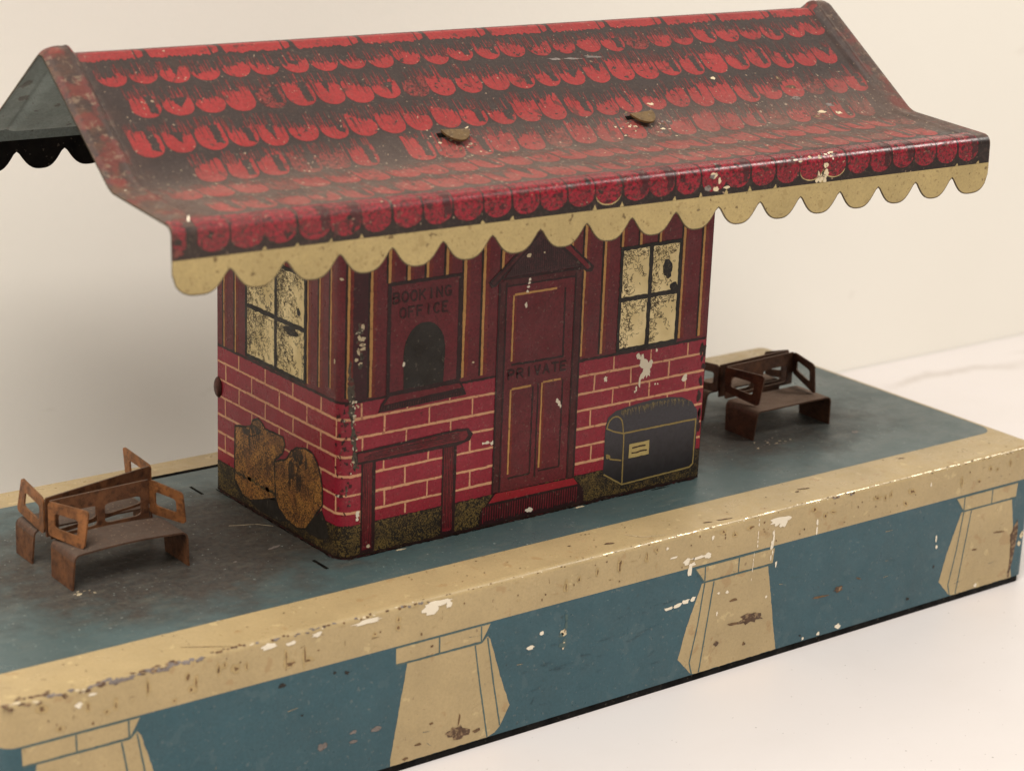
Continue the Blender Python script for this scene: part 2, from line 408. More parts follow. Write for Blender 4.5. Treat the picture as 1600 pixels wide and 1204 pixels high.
for (u0, v0, u1, v1) in ((-61.1, 25.7, -60.2, 31.8), (-61.2, 81.6, -60.4, 87.9)):
    sh = Sheet(); sh.rect(u0, v0, u1, v1, 'slot_black', 2, .04); sh.build('slot', deck_map, plat)
sh = Sheet(); sh.rect(-74, 97.1, 56, 98.9, 'slot_black', 2, .06); sh.build('slot', deck_map, plat)

# front sheet: v>0 is height below the fold line measured down the face, v<0 back over the deck
FA = FR * math.pi / 2
def front_map(u, v, off):
    s0 = v + FR * (1 - math.pi / 4)
    v2 = v
    if v <= -FR: return (u, -v, H + off), (0, 0, 1)
    if v >= FR: return (u, -off, H - v), (0, -1, 0)
    a = (v + FR) / (2 * FR) * math.pi / 2
    n = (0, -math.sin(a), math.cos(a))
    return (u, FR - (FR + off) * math.sin(a), H - FR + (FR + off) * math.cos(a)), n
FV = [FR * (2 * i / 6 - 1) for i in range(7)]
def zv(z): return H - z
def fpts(l): return [(x, zv(z)) for x, z in l]
BW = .38
def pier(cap, shaft, lines, capl, shaft2=()):
    sh = Sheet()
    sh.poly(fpts(shaft), 'cream', 1, .07)
    sh.poly(fpts(cap), 'cream', 1, .05)
    for l in capl + lines:
        l = fpts(l)
        for a, b in zip(l, l[1:]): sh.line(a, b, BW, 'blue_line', 3, .04)
    return sh
def pier_a(dx, cut=None):
    c = lambda l: [(x + dx, z) for x, z in l]
    return pier(c([(-59.4, 29.85), (-34.1, 29.85), (-36.3, 26.2), (-59.3, 26.2)]),
                c([(-56.4, 25.7), (-38, 25.7), (-36.4, 26.0), (-34.7, 27.0), (-34.0, 26.1), (-31, 16.6), (-27.9, 8.5), (-30.4, 4.0), (-31.9, 2.75), (-34, 2.05), (-60.3, 2.05), (-60.3, 3.7), (-58.4, 14.5)]),
                [c([(-38.2, 25.5), (-36.6, 16), (-34.0, 2.1)]), c([(-34.8, 26.6), (-32.7, 15), (-30.5, 4.1)])],
                [c([(-59.6, 30.05), (-34.1, 30.05)]), c([(-59.3, 25.95), (-36.4, 25.85), (-34.5, 27.6)]), c([(-48, 29.8), (-47.9, 26)]), c([(-36.6, 29.8), (-36.5, 26)])])
def pier_b(dx, right=0.):
    c = lambda l: [(x + dx, z) for x, z in l]
    return pier(c([(26.6, 29.75), (52.7 - right, 29.75), (52.4 - right, 25.9), (29.7, 25.9)]),
                c([(29.1, 25.5), (50.9 - right, 25.4), (52.6 - right, 17), (54.6 - right * 2, 7), (55.7 - right * 2, 2.05), (28.5, 2.05), (27.4, 2.3), (22.8, 7.1), (25, 15)]),
                [c([(30, 25.4), (28.6, 15), (26.6, 5.4), (27.6, 2.2)]), c([(33, 25.3), (31.5, 14), (29.9, 2.2)])],
                [c([(26.6, 29.85), (52.9 - right, 29.9)]), c([(26.7, 29.6), (29.8, 25.65), (52.6 - right, 25.55)]), c([(29.9, 29.7), (29.95, 26)]), c([(40.9, 29.7), (40.9, 25.9)])])
p1, p2, p3, p4 = pier_a(-86.7), pier_a(0), pier_b(0), pier_b(92., 1.6)
def chip(sh, x, z, rx, rz, mat='chip_white', rot=0., layer=5, jag=.35): sh.blob(x, zv(z), rx, rz, mat, layer, rot, jag)
def dashes(sh, pts, w, mat='chip_white', layer=5, gap=.35):
    for a, b in zip(pts, pts[1:]):
        d = math.hypot(b[0] - a[0], b[1] - a[1]); k = max(1, int(d / 1.1))
        for i in range(k):
            if rnd(0, 1) < gap: continue
            t = (i + .5) / k
            sh.blob(a[0] + (b[0] - a[0]) * t, zv(a[1] + (b[1] - a[1]) * t), w * rnd(.5, 1), rnd(.35, .75), mat, layer, 0, .3)
# marks that lie on the piers
chip(p2, -42.5, 5.4, 3.2, 1.5, 'flake_brown', .2); chip(p2, -49.6, 9.6, .6, .3, 'scratch_dark'); chip(p2, -42, 8.5, .25, 1.4, 'scratch_dark', .1); chip(p2, -53, 5.4, .9, .35, 'scratch_dark'); chip(p2, -37, 4.6, 1.2, .4, 'scratch_dark'); chip(p2, -56.4, 2.9, .8, .4, 'scratch_dark'); chip(p2, -50, 28.2, .5, .3, 'scratch_dark')
chip(p3, 46.3, 12.7, 4.2, 1.3, 'flake_brown', .05); chip(p3, 41.5, 12.3, 3.6, .35, 'scratch_dark', .1); chip(p3, 35, 8.5, .7, .6, 'flake_brown'); dashes(p3, [(45.8, 30), (45.4, 22.4)], .16, gap=.25); chip(p3, 34.8, 21.8, .5, .35); chip(p3, 37.6, 21.4, .5, .4); chip(p3, 34.7, 16.5, .25, .6); chip(p3, 51, 17.2, .35, .3); chip(p3, 40, 18.8, 1.2, .35, 'scratch_dark'); chip(p3, 44.5, 6.2, .5, .5, 'scratch_dark'); dashes(p3, [(52.2, 29.5), (51.3, 26.8)], .3, gap=0)
chip(p4, 129.6, 2.9, .7, .5); chip(p4, 137, 16.8, 2.2, .25, 'scratch_dark', .1); chip(p4, 128, 13.6, .9, .25, 'scratch_dark')
for sh in (p1, p2, p3, p4): sh.build('pier', front_map, plat, (), FV)
# wear on the folded edge and the blue face, plus a painted fold highlight
w = Sheet()
def edge_run(x0, x1, dens, sz, mats, vo=0., vs_=.7):
    x = x0
    while x < x1:
        if rnd(0, 1) < dens: w.blob(x, vo + rnd(-vs_, vs_), rnd(.4, 1.) * sz, rnd(.25, .6) * sz, random.choice(mats), 4, rnd(-.2, .3), .35)
        x += rnd(.5, 1.1)
edge_run(-149, -128, .8, .95, ['flake_brown', 'flake_brown', 'chip_pale', 'flake_grey'], .3, .9)
edge_run(-146, -138, .55, .9, ['flake_brown'], -1.3, .8)
edge_run(-130, -106, .95, 1.15, ['flake_brown', 'flake_grey', 'flake_grey'], .3, .55)
edge_run(-122, -112, .6, .9, ['flake_brown'], -.5, .4)
edge_run(-104, -96, .8, .7, ['flake_brown', 'scratch_dark'], -.4, .4)
edge_run(-96, -50, .6, .62, ['chip_pale', 'flake_grey', 'scratch_dark', 'flake_grey'], .4, .5)
edge_run(-56, 10, .35, .32, ['scratch_dark', 'chip_pale'], .1, .5)
edge_run(10, 148, .22, .3, ['scratch_dark', 'chip_white', 'chip_pale'], .2, .5)
edge_run(108, 149, .6, .42, ['flake_brown', 'chip_pale', 'chip_white', 'scratch_dark'], .2, .5)
edge_run(72, 80, .8, .7, ['flake_brown', 'flake_grey'], .5, .4)
def wc(x, z, rx, rz, mat='chip_white', rot=0., jag=.35, layer=5):
    if mat in ('scratch_dark', 'flake_brown') and z > CZ + .8: w.blob(x, zv(z), rx + .35, rz + .3, 'stain', 4, rot, .3)
    if mat in ('scratch_dark', 'ink_black') and rx < 1.6: rx, rz, jag = rx * rnd(.5, .95), rz * rnd(.6, 1.), .55
    w.blob(x, zv(z), rx, rz, mat, layer, rot, jag)
for a in [(-48.5, 38.2, 3.6, .7), (-50.5, 37.0, 2.0, 1.1), (-45.8, 37.4, .8, .9), (-67, 38.0, 3.4, .55), (-91, 38.1, 2.0, .7), (-86, 37.5, 1.1, .5), (-79.5, 38, 1.2, .5), (-134, 36, .7, .6), (-131, 37.5, .9, .3),
          (23.8, 32.3, 1.1, .7), (27.6, 32.6, 2.6, .45), (30.6, 32.4, 1.0, .7), (25.6, 31.2, 1.0, .5), (24.9, 29.9, .6, 1.5), (19.3, 34.2, 1.2, .3), (17.3, 37.0, .4, .4), (31.7, 36.7, .45, .6),
          (18.8, 21.35, 1.6, .4), (21.5, 21.6, 1.4, .5), (24., 22, 1.4, .55), (26.5, 22.1, .8, .6), (54.2, 36.9, 3.4, .8), (55, 35.9, 1.4, 1.2), (53, 36, .9, .5), (53.5, 25.4, .3, .9), (52, 32, .3, 2.2), (51.5, 30.2, .4, .8),
          (66.9, 33.6, .3, .9), (66.9, 31.5, .28, .9), (112, 19.8, .35, .9), (112.4, 17.6, .45, .6), (77.4, 3.2, .9, .7), (70.4, 2.75, .6, .45), (65, 2.7, .35, .35), (107.9, 35.8, .3, .6), (-22.5, 21.3, 1., .5), (-19.5, 24.1, .6, .4)]: wc(*a)
dashes(w, [(46.7, 38.8), (46.7, 31)], .2, gap=.3); dashes(w, [(51.8, 34.5), (51.4, 29.6)], .35, gap=.2)
for i in range(9): wc(-13 + rnd(-.9, .9), rnd(19.5, 26.5), rnd(.3, .8), rnd(.5, 1.), 'blue_line' if i % 3 else 'chip_pale')
for a in [(-87, 34, .25, 2), (-82.5, 33.5, .25, 2), (-86, 32.9, .9, .5), (-81.6, 32.6, 1.2, .35), (-59, 36.5, .5, .5), (-59, 34.7, .45, .5), (-65, 34.6, .3, .3), (-13, 34, .3, 1.4), (2.8, 35.4, .3, 1.), (3, 36.4, .5, .5), (-9.2, 35, .25, .6), (-3.8, 35.6, .2, .8), (100.8, 35.3, 1.2, .45, 'scratch_dark', .35), (98.8, 32.4, .7, .35, 'scratch_dark', .5), (69.6, 34.8, .5, .5), (72.4, 35.2, .9, .3, 'scratch_dark', .3), (65.6, 37.2, .8, .5),
          (-141.7, 37.2, .9, .7), (-119, 36, .25, 1.6), (-108.2, 34.2, .3, 1.7), (-109.3, 33, .5, .5), (-110, 36, .35, .7), (-103, 36, .3, 1.2), (-99, 35, .8, .8), (-101.6, 36.5, .3, .5), (-96.4, 35, .3, .9), (-132, 35, .3, 1.), (-126, 34, .25, 1.), (-138, 32, .4, .3), (-128, 33, .4, .3), (-113, 31.5, .3, .3),
          (35, 37.5, .7, .4), (39, 36, .5, .4), (44, 36.8, .9, .3), (11, 36, .25, 1.2), (14, 37.3, .4, .4), (120, 34.5, .25, 1.2), (131, 36, .35, .6), (134, 35.3, .4, .3), (139, 36.2, .3, .8), (127, 33.2, .4, .3), (88, 36, 1.2, .3, 'scratch_dark', .1), (91, 35.5, .2, .8), (93, 36, .2, .7)]:
    a = a if len(a) > 4 else (*a, 'scratch_dark')
    wc(*a)
for a in [(-88, 28.4, 1.2, .7), (-83, 20.4, .7, .3), (-78, 11.7, 1.2, .9, 'flake_grey'), (-64.4, 12.2, 1.2, .6, 'flake_grey'), (-70, 13, .9, .4, 'flake_grey'), (-70, 10.8, 1., .35, 'flake_grey'), (-72, 27.4, .8, .6), (-75, 28.2, .7, .4), (76.5, 13.6, 1.5, .7, 'flake_brown'), (70, 12.9, 3, .3, 'scratch_dark', .08), (83.6, 15, 1.2, .25, 'scratch_dark', .3), (112, 12, .5, .4), (64, 3.8, .5, .3), (103, 5, 1., .6)]:
    a = a if len(a) > 4 else (*a, 'ink_black')
    wc(*a)
for i in range(46):
    x, z = rnd(-25, 18), rnd(6, 25); L_ = rnd(.6, 6.) * rnd(.3, 1); an = rnd(-.05, .16) if rnd(0, 1) < .8 else rnd(-1, 1)
    w.line((x, zv(z)), (x + L_ * math.cos(an), zv(z + L_ * math.sin(an))), rnd(.07, .17), 'blue_scuff', 5, .05, .04)
for i in range(60):
    x, z = rnd(-140, 140), rnd(4, 28); L_ = rnd(.4, 4.); an = rnd(-.15, .2) if rnd(0, 1) < .7 else rnd(-1.5, 1.5)
    w.line((x, zv(z)), (x + L_ * math.cos(an), zv(z + L_ * math.sin(an))), rnd(.05, .12), random.choice(['blue_scuff', 'blue_scuff', 'blue_line', 'stain']), 5, .04, .03)
for i in range(70):
    x = rnd(-146, 146); z = rnd(31.5, 38.5); L_ = rnd(.3, 2.2); an = rnd(-.2, .3) if rnd(0, 1) < .5 else rnd(1.3, 1.8)
    w.line((x, zv(z)), (x + L_ * math.cos(an), zv(z + L_ * math.sin(an))), rnd(.05, .14), random.choice(['stain', 'stain', 'scratch_dark']), 5, .04, .03)
w.path([(9.7, -6.6), (12.2, -3.4), (17.6, -1.7)], .18, 'chip_pale', 5)
w.line((-108.4, zv(38.2) - 7.5), (-98.5, zv(38.2) - 1.8), .14, 'scratch_dark', 5)
for (x, y, a, b) in ((3, 4.4, 1.2, .5), (32, 2.6, 1.2, .3), (36.8, 2, 2.4, .3), (68.8, 7.6, 1.9, .35), (66, 6.8, .7, .4), (108, 11, 1., .3), (-6, 8, .5, .3)): w.blob(x, -y, a, b, 'flake_brown', 5, .2)
for i in range(60): w.blob(rnd(-148, 148), -rnd(2, 13), rnd(.1, .26), rnd(.1, .25), random.choice(['scratch_dark', 'flake_brown']), 5)
for i in range(45): w.blob(rnd(-148, 148), zv(rnd(31, 38)), rnd(.1, .28), rnd(.12, .4), 'scratch_dark', 5)
x = -6.  # pale dashes on the fold: its highlight put into colour as worn tin
while x < 148:
    L_ = rnd(.6, 4.2); w.line((x, rnd(-.12, .12)), (min(148.5, x + L_), rnd(-.12, .12)), rnd(.18, .42), random.choice(['tin_glint', 'tin_glint', 'chip_pale']), 5, .08, rnd(.12, .4)); x += L_ + rnd(.05, 1.6) * (1 if x > 20 else 2.5)  # chip_pale serves here as painted fold highlight too
w.build('worn_paint_glint', front_map, plat, (), FV)
# rusty dent at the far front corner
bm = Sheet(); bm.poly([(143.3, zv(17)), (144.6, zv(19)), (145.2, zv(15)), (144.6, zv(9)), (143.4, zv(2.4)), (142.6, zv(2.4)), (143.1, zv(8)), (142.2, zv(15))], 'flake_brown', 4, .15)
bm.blob(147, zv(14), .8, 1., 'chip_pale', 4); bm.blob(146.3, zv(11.6), .6, .8, 'chip_pale', 4)
bm.build('corner_rust', front_map, plat)

# ------------------------------------------------------------------ station house
house = thing('station_house', 'red brick tin toy booking office under a tiled roof with scalloped valance', 'toy building', (BX, BY, H))
def house_map(t, z, off):
    Z = H + z
    if t >= RC: return (HX0 + t, HY0 - off, Z), (0, -1, 0)
    if t <= -RC: return (HX0 - off, HY0 - t, Z), (-1, 0, 0)
    a = (t / RC + 1) * math.pi / 4
    n = (-math.cos(a), -math.sin(a), 0)
    return (HX0 + RC + n[0] * (RC + off), HY0 + RC + n[1] * (RC + off), Z), n
HU = [RC * (2 * i / 8 - 1) for i in range(9)]
# folded shell
foot = []
for cx, cy, a0 in ((HX1 - RC, HY0 + RC, -90), (HX1 - RC, HY1 - RC, 0), (HX0 + RC, HY1 - RC, 90), (HX0 + RC, HY0 + RC, 180)):
    foot += [(cx + RC * math.cos(math.radians(a0 + 15 * i)), cy + RC * math.sin(math.radians(a0 + 15 * i))) for i in range(7)]
vs = [(x, y, H + .1) for x, y in foot] + [(x, y, H + 91.) for x, y in foot]; n = len(foot)
o = mesh_obj('wall', vs, [(i, (i + 1) % n, n + (i + 1) % n, n + i) for i in range(n)], ['wall_base'], [], house, None, True); o.data.set_sharp_from_angle(angle=math.radians(40))
for gx in (HX0 + .3, HX1 - .3):
    vs = [(gx - .2, HY0 + 3, H + 90), (gx - .2, HY1 - 3, H + 90), (gx - .2, BY - 1, H + 111), (gx + .2, HY0 + 3, H + 90), (gx + .2, HY1 - 3, H + 90), (gx + .2, BY - 1, H + 111)]
    mesh_obj('gable', vs, [(0, 1, 2), (5, 4, 3), (0, 3, 4, 1), (1, 4, 5, 2), (2, 5, 3, 0)], ['wall_base'], [], house)

FW, LW, ZB = HX1 - HX0, HY1 - HY0, 36.8           # print width of front / left wall, top of brickwork
course = [ZB, 33.0, 28.55, 24.3, 19.75, 15.2, 11.0, 8.0]
bk = Sheet()
bk.rect(-LW + 1.5, 7.6, FW - 1.5, ZB, 'brick_red', 1, 0)
for z in course[1:-1]:
    u = -LW + 1.6
    while u < FW - 1.6:
        e = min(u + rnd(9, 22), FW - 1.6)
        bk.line((u, z + rnd(-.06, .06)), (e - .02, z + rnd(-.06, .06)), rnd(.50, .66), 'mortar', 2, .07); u = e
for k in range(len(course) - 1):
    off = 5.5 if k % 2 == 0 else 11.4
    for i in range(-1, 10):
        u = off + i * 12.0 + rnd(-.4, .4)
        if 2.5 < u < FW - 3 and not (41 < u < 67.5): bk.line((u, course[k + 1] + .3), (u + rnd(-.1, .1), course[k] - .3), rnd(.38, .5), 'mortar', 2, .06)
    off = -2.2 if k % 2 == 1 else -8.2
    for i in range(0, 6):
        u = off - i * 12.15 + rnd(-.3, .3)
        if -LW + 2 < u < -1: bk.line((u, course[k + 1] + .3), (u + rnd(-.1, .1), course[k] - .3), rnd(.42, .55), 'mortar', 2, .06)
bk.line((-LW + 1.6, ZB + .15), (-RC, ZB + .15), .7, 'ink_dark', 3, .1); bk.line((-RC, ZB + .15), (RC, ZB + .15), .6, 'ink_dark', 3, .1); bk.line((RC, ZB + .15), (42.5, ZB + .15), .6, 'ink_dark', 3, .1); bk.line((66.3, ZB + .15), (FW - 1.7, ZB + .15), .7, 'ink_dark', 3, .12)
bk.line((-LW + 1.6, 7.8), (-2, 7.8), .4, 'ink_dark', 3, .08); bk.line((-2, 7.8), (FW - 1.6, 7.8), .4, 'ink_dark', 3, .08)
for a in [(85.3, 35.3, .9, .8), (86.6, 34.2, .8, 1.2), (87.8, 32.6, 1.6, 1.5), (88.6, 30.9, 1.0, 1.2), (86.8, 30.2, .9, 1.0), (86.0, 28.6, .35, 1.2), (85.1, 27.2, .3, .7), (84.7, 26.5, .3, .3), (89.4, 33.2, .6, 1.), (75.2, 31.2, .5, .65), (100.7, 27.2, .7, .8), (101, 28, .4, .5), (91.1, 27.4, .25, .25), (92, 27.4, .2, .2), (39, 21.2, .4, .3), (40.2, 21.2, .8, .35), (41.6, 20.9, .5, .45), (91., 36.1, .35, .5)]:
    bk.blob(a[0], a[1], a[2], a[3], 'chip_white', 5, 0, .4)
for i in range(16): bk.blob(106.3 + rnd(-.7, .7), rnd(8, 36), rnd(.3, .7), rnd(.6, 1.6), random.choice(['ink_dark', 'ink_dark', 'line_brown']), 4)
bk.build('brickwork', house_map, house, HU)

bd = Sheet()
bd.rect(-LW + 1.5, ZB, FW - 1.5, 88, 'board_maroon', 1, 0)
def board_line(t, z0, z1, w=.72, left=True):
    bd.line((t - .62 * 1.0, z0), (t - .62, z1), .62, 'line_brown', 2, .05)
    bd.line((t + .85, z0), (t + .85, z1), 1.0, 'board_tint', 2, .2)
    z = z0
    while z < z1:
        e = min(z1, z + rnd(6, 25)); bd.line((t + rnd(-.05, .05), z), (t + rnd(-.05, .05), e - .02), w * rnd(.85, 1.1), 'line_yellow', 3, .06); z = e
bd.rect(1.5, ZB + .4, 6.6, 88, 'board_dark', 2, .05)
for t, z0 in ((1.2, 38), (7.35, 37.5), (12.0, 63), (17.1, 63), (22.1, 63), (27.4, 63), (32.45, 38.2), (37.85, 37.9), (43.05, 62), (48.2, 66), (53.4, 70), (58.5, 68), (63, 64), (67.1, 38), (73.2, 37.8), (78.4, 63.3), (84.1, 63.3), (90.2, 63.3), (98.0, 38.1), (104.5, 37.8)):
    board_line(t, z0, 88)
for t, z0 in ((-51.5, 37.2), (-46.2, 37.2), (-40.8, 62.6), (-35, 62.6), (-29.6, 62.6), (-24.5, 62.6), (-19.4, 62.6), (-14.3, 38), (-9.4, 38.5), (-4.85, 39.5)):
    board_line(t, z0, 88, .5)
for k in range(15): bd.blob(rnd(3.5, 5.2), 54.6 - k * .68 + rnd(-.3, .3), rnd(.35, .8), rnd(.4, .8), random.choice(['wear_grey', 'wear_grey', 'chip_pale']), 5)
bd.poly([(1.5, 47), (2.1, 46), (2.2, 43), (3.0, 41), (3.5, 39), (3.2, ZB), (1.5, ZB), (1.1, 40), (1.3, 44)], 'wear_grey', 5, .28, .5)
for a in ((35.4, 41.4, .4, .25), (16.1, 43.9, .01, .01), (-.9, 65, .7, .3), (-3.1, 46, .3, .6)): bd.blob(*a, 'chip_pale', 5)
bd.build('boarding', house_map, house, HU)
# worn bare tin down the folded corner
cw = Sheet()
cw.poly([(1.6, ZB), (3.2, ZB), (3.3, 34), (3.0, 32), (4.0, 29.5), (3.7, 26), (4.4, 23), (3.8, 20.6), (3.2, 21.4), (2.7, 24), (3.0, 26.5), (2.1, 29), (2.5, 31), (1.9, 34)], 'wear_grey', 5, .28, .5)
for i in range(26): cw.blob(3.5 + rnd(-1., 1.), 20.5 + 17 * rnd(0, 1) ** 1.2, rnd(.08, .34), rnd(.1, .5), random.choice(['chip_white', 'chip_pale', 'wear_grey']), 6, rnd(0, 3), .5)
for i in range(60): cw.blob(rnd(-2.2, 2.6), rnd(10, 37), rnd(.08, .5), rnd(.1, .6), random.choice(['ink_dark', 'wear_grey', 'ink_mid', 'board_dark']), 5, rnd(0, 3), .6)
cw.blob(4.5, 10.5, .5, .9, 'chip_white', 6); cw.blob(4.4, 9.3, .4, .5, 'chip_white', 6); cw.blob(-1, 15.2, 1.4, .35, 'wear_grey', 5)
cw.build('corner_wear', house_map, house, HU)

def end_map(u, v, off): return (HX1 + off, HY0 + u, H + v), (1, 0, 0)
ew = Sheet(); ew.rect(1.5, 7.6, LW - 1.5, ZB, 'brick_red', 1, 0)
for z in course[1:-1]: ew.line((1.6, z), (LW - 1.6, z), .55, 'mortar', 2, .07)
for k in range(len(course) - 1):
    for i in range(5):
        u = (4. if k % 2 else 10.) + i * 12
        if u < LW - 2: ew.line((u, course[k + 1] + .3), (u, course[k] - .3), .45, 'mortar', 2, .06)
ew.rect(1.5, .25, LW - 1.5, 7.6, 'grass', 1, 0); ew.build('brickwork', end_map, house)
ew = Sheet(); ew.rect(1.5, ZB, LW - 1.5, 88, 'board_maroon', 1, 0)
for i in range(10): ew.line((4 + i * 5.3, ZB + .4), (4 + i * 5.3, 88), .5, 'line_yellow', 3, .06); ew.line((3.5 + i * 5.3, ZB + .4), (3.5 + i * 5.3, 88), .5, 'line_brown', 2, .06)
ew.build('boarding', end_map, house)
gv = Sheet()
gv.rect(-LW + 1.5, .25, FW - 1.5, 7.7, 'grass', 1, 0)
u = -LW + 2
while u < FW - 2: gv.blob(u, 7.4 + rnd(-.2, .3), rnd(.4, .9), rnd(.3, .6), 'grass', 4); u += rnd(.7, 1.6)
gv.line((-LW + 1.5, .5), (-RC, .5), .55, 'line_brown', 4, .15); gv.line((-RC, .5), (RC, .5), .55, 'line_brown', 4, .12); gv.line((RC, .5), (FW - 1.5, .55), .7, 'line_brown', 4, .2)  # dark line round the wall foot, contact shadow put into its colour
gv.build('grass_verge', house_map, house, HU)

# ---- lettering, hand drawn strokes in a unit cell (0..1 x 0..1)
def arc(cx, cy, rx, ry, a0, a1, n=8): return [(cx + rx * math.cos(math.radians(a0 + (a1 - a0) * i / n)), cy + ry * math.sin(math.radians(a0 + (a1 - a0) * i / n))) for i in range(n + 1)]
GL = {'B': [[(0, 0), (0, 1), (.6, 1)] + arc(.6, .77, .3, .23, 90, -90, 5) + [(0, .54)], [(.6, .54)] + arc(.65, .27, .33, .27, 90, -90, 5) + [(0, 0)]],
      'O': [arc(.5, .5, .5, .5, 0, 360, 14)], 'K': [[(0, 0), (0, 1)], [(.9, 1), (.05, .45)], [(.3, .62), (.95, 0)]], 'I': [[(.5, 0), (.5, 1)]],
      'N': [[(0, 0), (0, 1), (.9, 0), (.9, 1)]], 'G': [arc(.5, .5, .5, .5, 45, 330, 11) + [(.95, .45), (.55, .45)]], 'F': [[(0, 0), (0, 1), (.85, 1)], [(0, .53), (.65, .53)]],
      'C': [arc(.5, .5, .5, .5, 45, 315, 11)], 'E': [[(.85, 0), (0, 0), (0, 1), (.85, 1)], [(0, .53), (.65, .53)]],
      'P': [[(0, 0), (0, 1), (.55, 1)] + arc(.55, .74, .35, .26, 90, -90, 5) + [(0, .48)]], 'R': [[(0, 0), (0, 1), (.55, 1)] + arc(.55, .74, .35, .26, 90, -90, 5) + [(0, .48)], [(.4, .48), (.95, 0)]],
      'V': [[(0, 1), (.45, 0), (.9, 1)]], 'A': [[(0, 0), (.48, 1), (.95, 0)], [(.2, .36), (.76, .36)]], 'T': [[(0, 1), (1, 1)], [(.5, 1), (.5, 0)]]}
def letters(sh, text, x0, x1, z0, h, mat, w, layer, shadow=None, slope=0.):
    pitch = (x1 - x0) / len(text); cw_ = pitch * .68
    for i, ch in enumerate(text):
        for st in GL[ch]:
            pts = [(x0 + pitch * i + a * cw_, z0 + slope * i + b * h) for a, b in st]
            if shadow: sh.path([(a + .2, b - .18) for a, b in pts], w * .8, shadow, layer - 1, .03)
            sh.path(pts, w, mat, layer, .03)

# ---- booking window
tk = Sheet()
tk.rect(11.6, 37.4, 31.5, 62.6, 'board_maroon', 4, .05)
for a, b, ww in (((12.0, 37.5), (12.0, 62.9), 1.0), ((31.2, 37.5), (31.2, 62.9), 1.0), ((11.5, 62.6), (31.7, 62.6), .8)): tk.line(a, b, ww, 'ink_dark', 5, .08)
tk.line((11.5, 37.5), (31.7, 37.8), .7, 'ink_dark', 5, .08)
tkt = tk.build('ticket_window', house_map, house)
so = Sheet(); so.poly([(16.2, 38), (16, 45.6)] + [(21.7 - 5.7 * math.cos(a), 46 + 6.9 * math.sin(a)) for a in [math.pi * i / 14 for i in range(1, 14)]] + [(27.4, 45), (27.1, 38)], 'ink_black', 6, .06)
so.blob(16.15, 43.8, .4, .5, 'chip_white', 8)
so.build('counter_opening', house_map, tkt)
sl = Sheet(); sl.poly([(9.5, 33.5), (33.7, 34.0), (32.8, 36.2), (31.9, 37.5), (12.1, 37.3), (10.2, 35.4)], 'ink_dark', 6, .06)
sl.poly([(12.6, 36.9), (31.6, 37.0), (32.4, 35.9), (10.9, 35.1)], 'rail_red', 7, .06)
for i in range(34): sl.line((10.4 + i * .66, 33.9), (10.4 + i * .66, 34.9), .2, 'ink_mid', 8, .03)
sl.build('sill', house_map, tkt)
lt = Sheet(); letters(lt, 'BOOKING', 13.0, 29.3, 58.25, 2.25, 'letter_ink', .40, 8, 'ink_mid'); lt.build('lettering', house_map, tkt)
lt = Sheet(); letters(lt, 'OFFICE', 14.8, 28.6, 54.65, 2.25, 'letter_ink', .40, 8, 'ink_mid'); lt.build('lettering', house_map, tkt)

# ---- door
dr = Sheet()
dr.rect(42.4, 8.1, 66.4, 59.4, 'board_maroon', 4, .05)
dr.rect(46.2, 39.2, 61.8, 56, 'brick_red', 5, 0) if False else None
dr.line((61.6, 39), (61.5, 55.8), .5, 'ink_dark', 5, .08); dr.line((46.4, 39.1), (61.8, 38.9), .55, 'ink_dark', 5, .1)
def ell(x0, x1, z0, z1, ww=.5):
    dr.line((x0, z0), (x0, z1), ww, 'line_yellow', 6, .06); dr.line((x0 + .27, z1 + .05), (x1, z1 + .05), ww, 'line_yellow', 6, .06)
    dr.line((x0 + .6, z0), (x0 + .6, z1 - .5), .6, 'board_tint', 5, .1)
ell(46.4, 59.0, 39.9, 55.8); ell(46.5, 52.5, 12.2, 33.1); ell(55.7, 61.3, 12.2, 33.4)
for a, b in (((53.0, 11.2), (53.0, 33)), ((61.9, 11.4), (61.9, 33.2)), ((46.6, 11.2), (53, 11.2)), ((55.6, 11.4), (62, 11.4)), ((54.6, 10), (54.6, 33.4))): dr.line(a, b, .45, 'ink_dark', 5, .1)
for a in ((50.8, 59.0, .35, .4), (50.7, 58.2, .4, .35), (50.5, 57.3, .4, .3), (50.3, 56.2, .35, .35), (50, 53, .4, .6), (60.5, 28.1, .5, .6), (61.2, 27.3, .45, .7), (61.6, 26.6, .25, .4)): dr.blob(*a, 'chip_white', 8)
door = dr.build('door', house_map, house)
df = Sheet()
df.rect(42.2, 8.0, 43.9, 59.4, 'ink_mid', 6, .06); df.rect(64.7, 8.0, 66.6, 59.4, 'ink_mid', 6, .06); df.rect(43.92, 58.2, 64.68, 59.6, 'ink_mid', 6, .06)
for t, ww in ((42.2, .55), (44.2, .5), (64.5, .5), (66.5, .6)): df.line((t, 8), (t, 59), ww, 'ink_dark', 7, .07)
df.line((44.2, 58.1), (64.6, 58.1), .45, 'ink_dark', 7, .06)
df.build('door_frame', house_map, door)
cn = Sheet()
cn.poly([(43.6, 60.2), (66.6, 60.2), (61.4, 65.6), (53.3, 70.6), (49.6, 66.4)], 'canopy_dark', 6, .08)
for i in range(34): cn.line((45 + i * .62, 60.6), (45 + i * .62, 61.5 + min(i, 33 - i) * .42), .16, 'ink_dark', 7, .03)
cn.poly([(39.0, 59.6), (39.9, 58.2), (41.2, 58.6), (50.6, 66.6), (54.2, 70.2), (53.6, 71.8), (49.3, 67.5)], 'ink_dark', 8, .07)
cn.poly([(39.9, 59.5), (40.5, 58.9), (50.2, 66.8), (53.6, 70.5), (53.3, 71.1), (49.4, 67.1)], 'ink_mid', 9, .06)
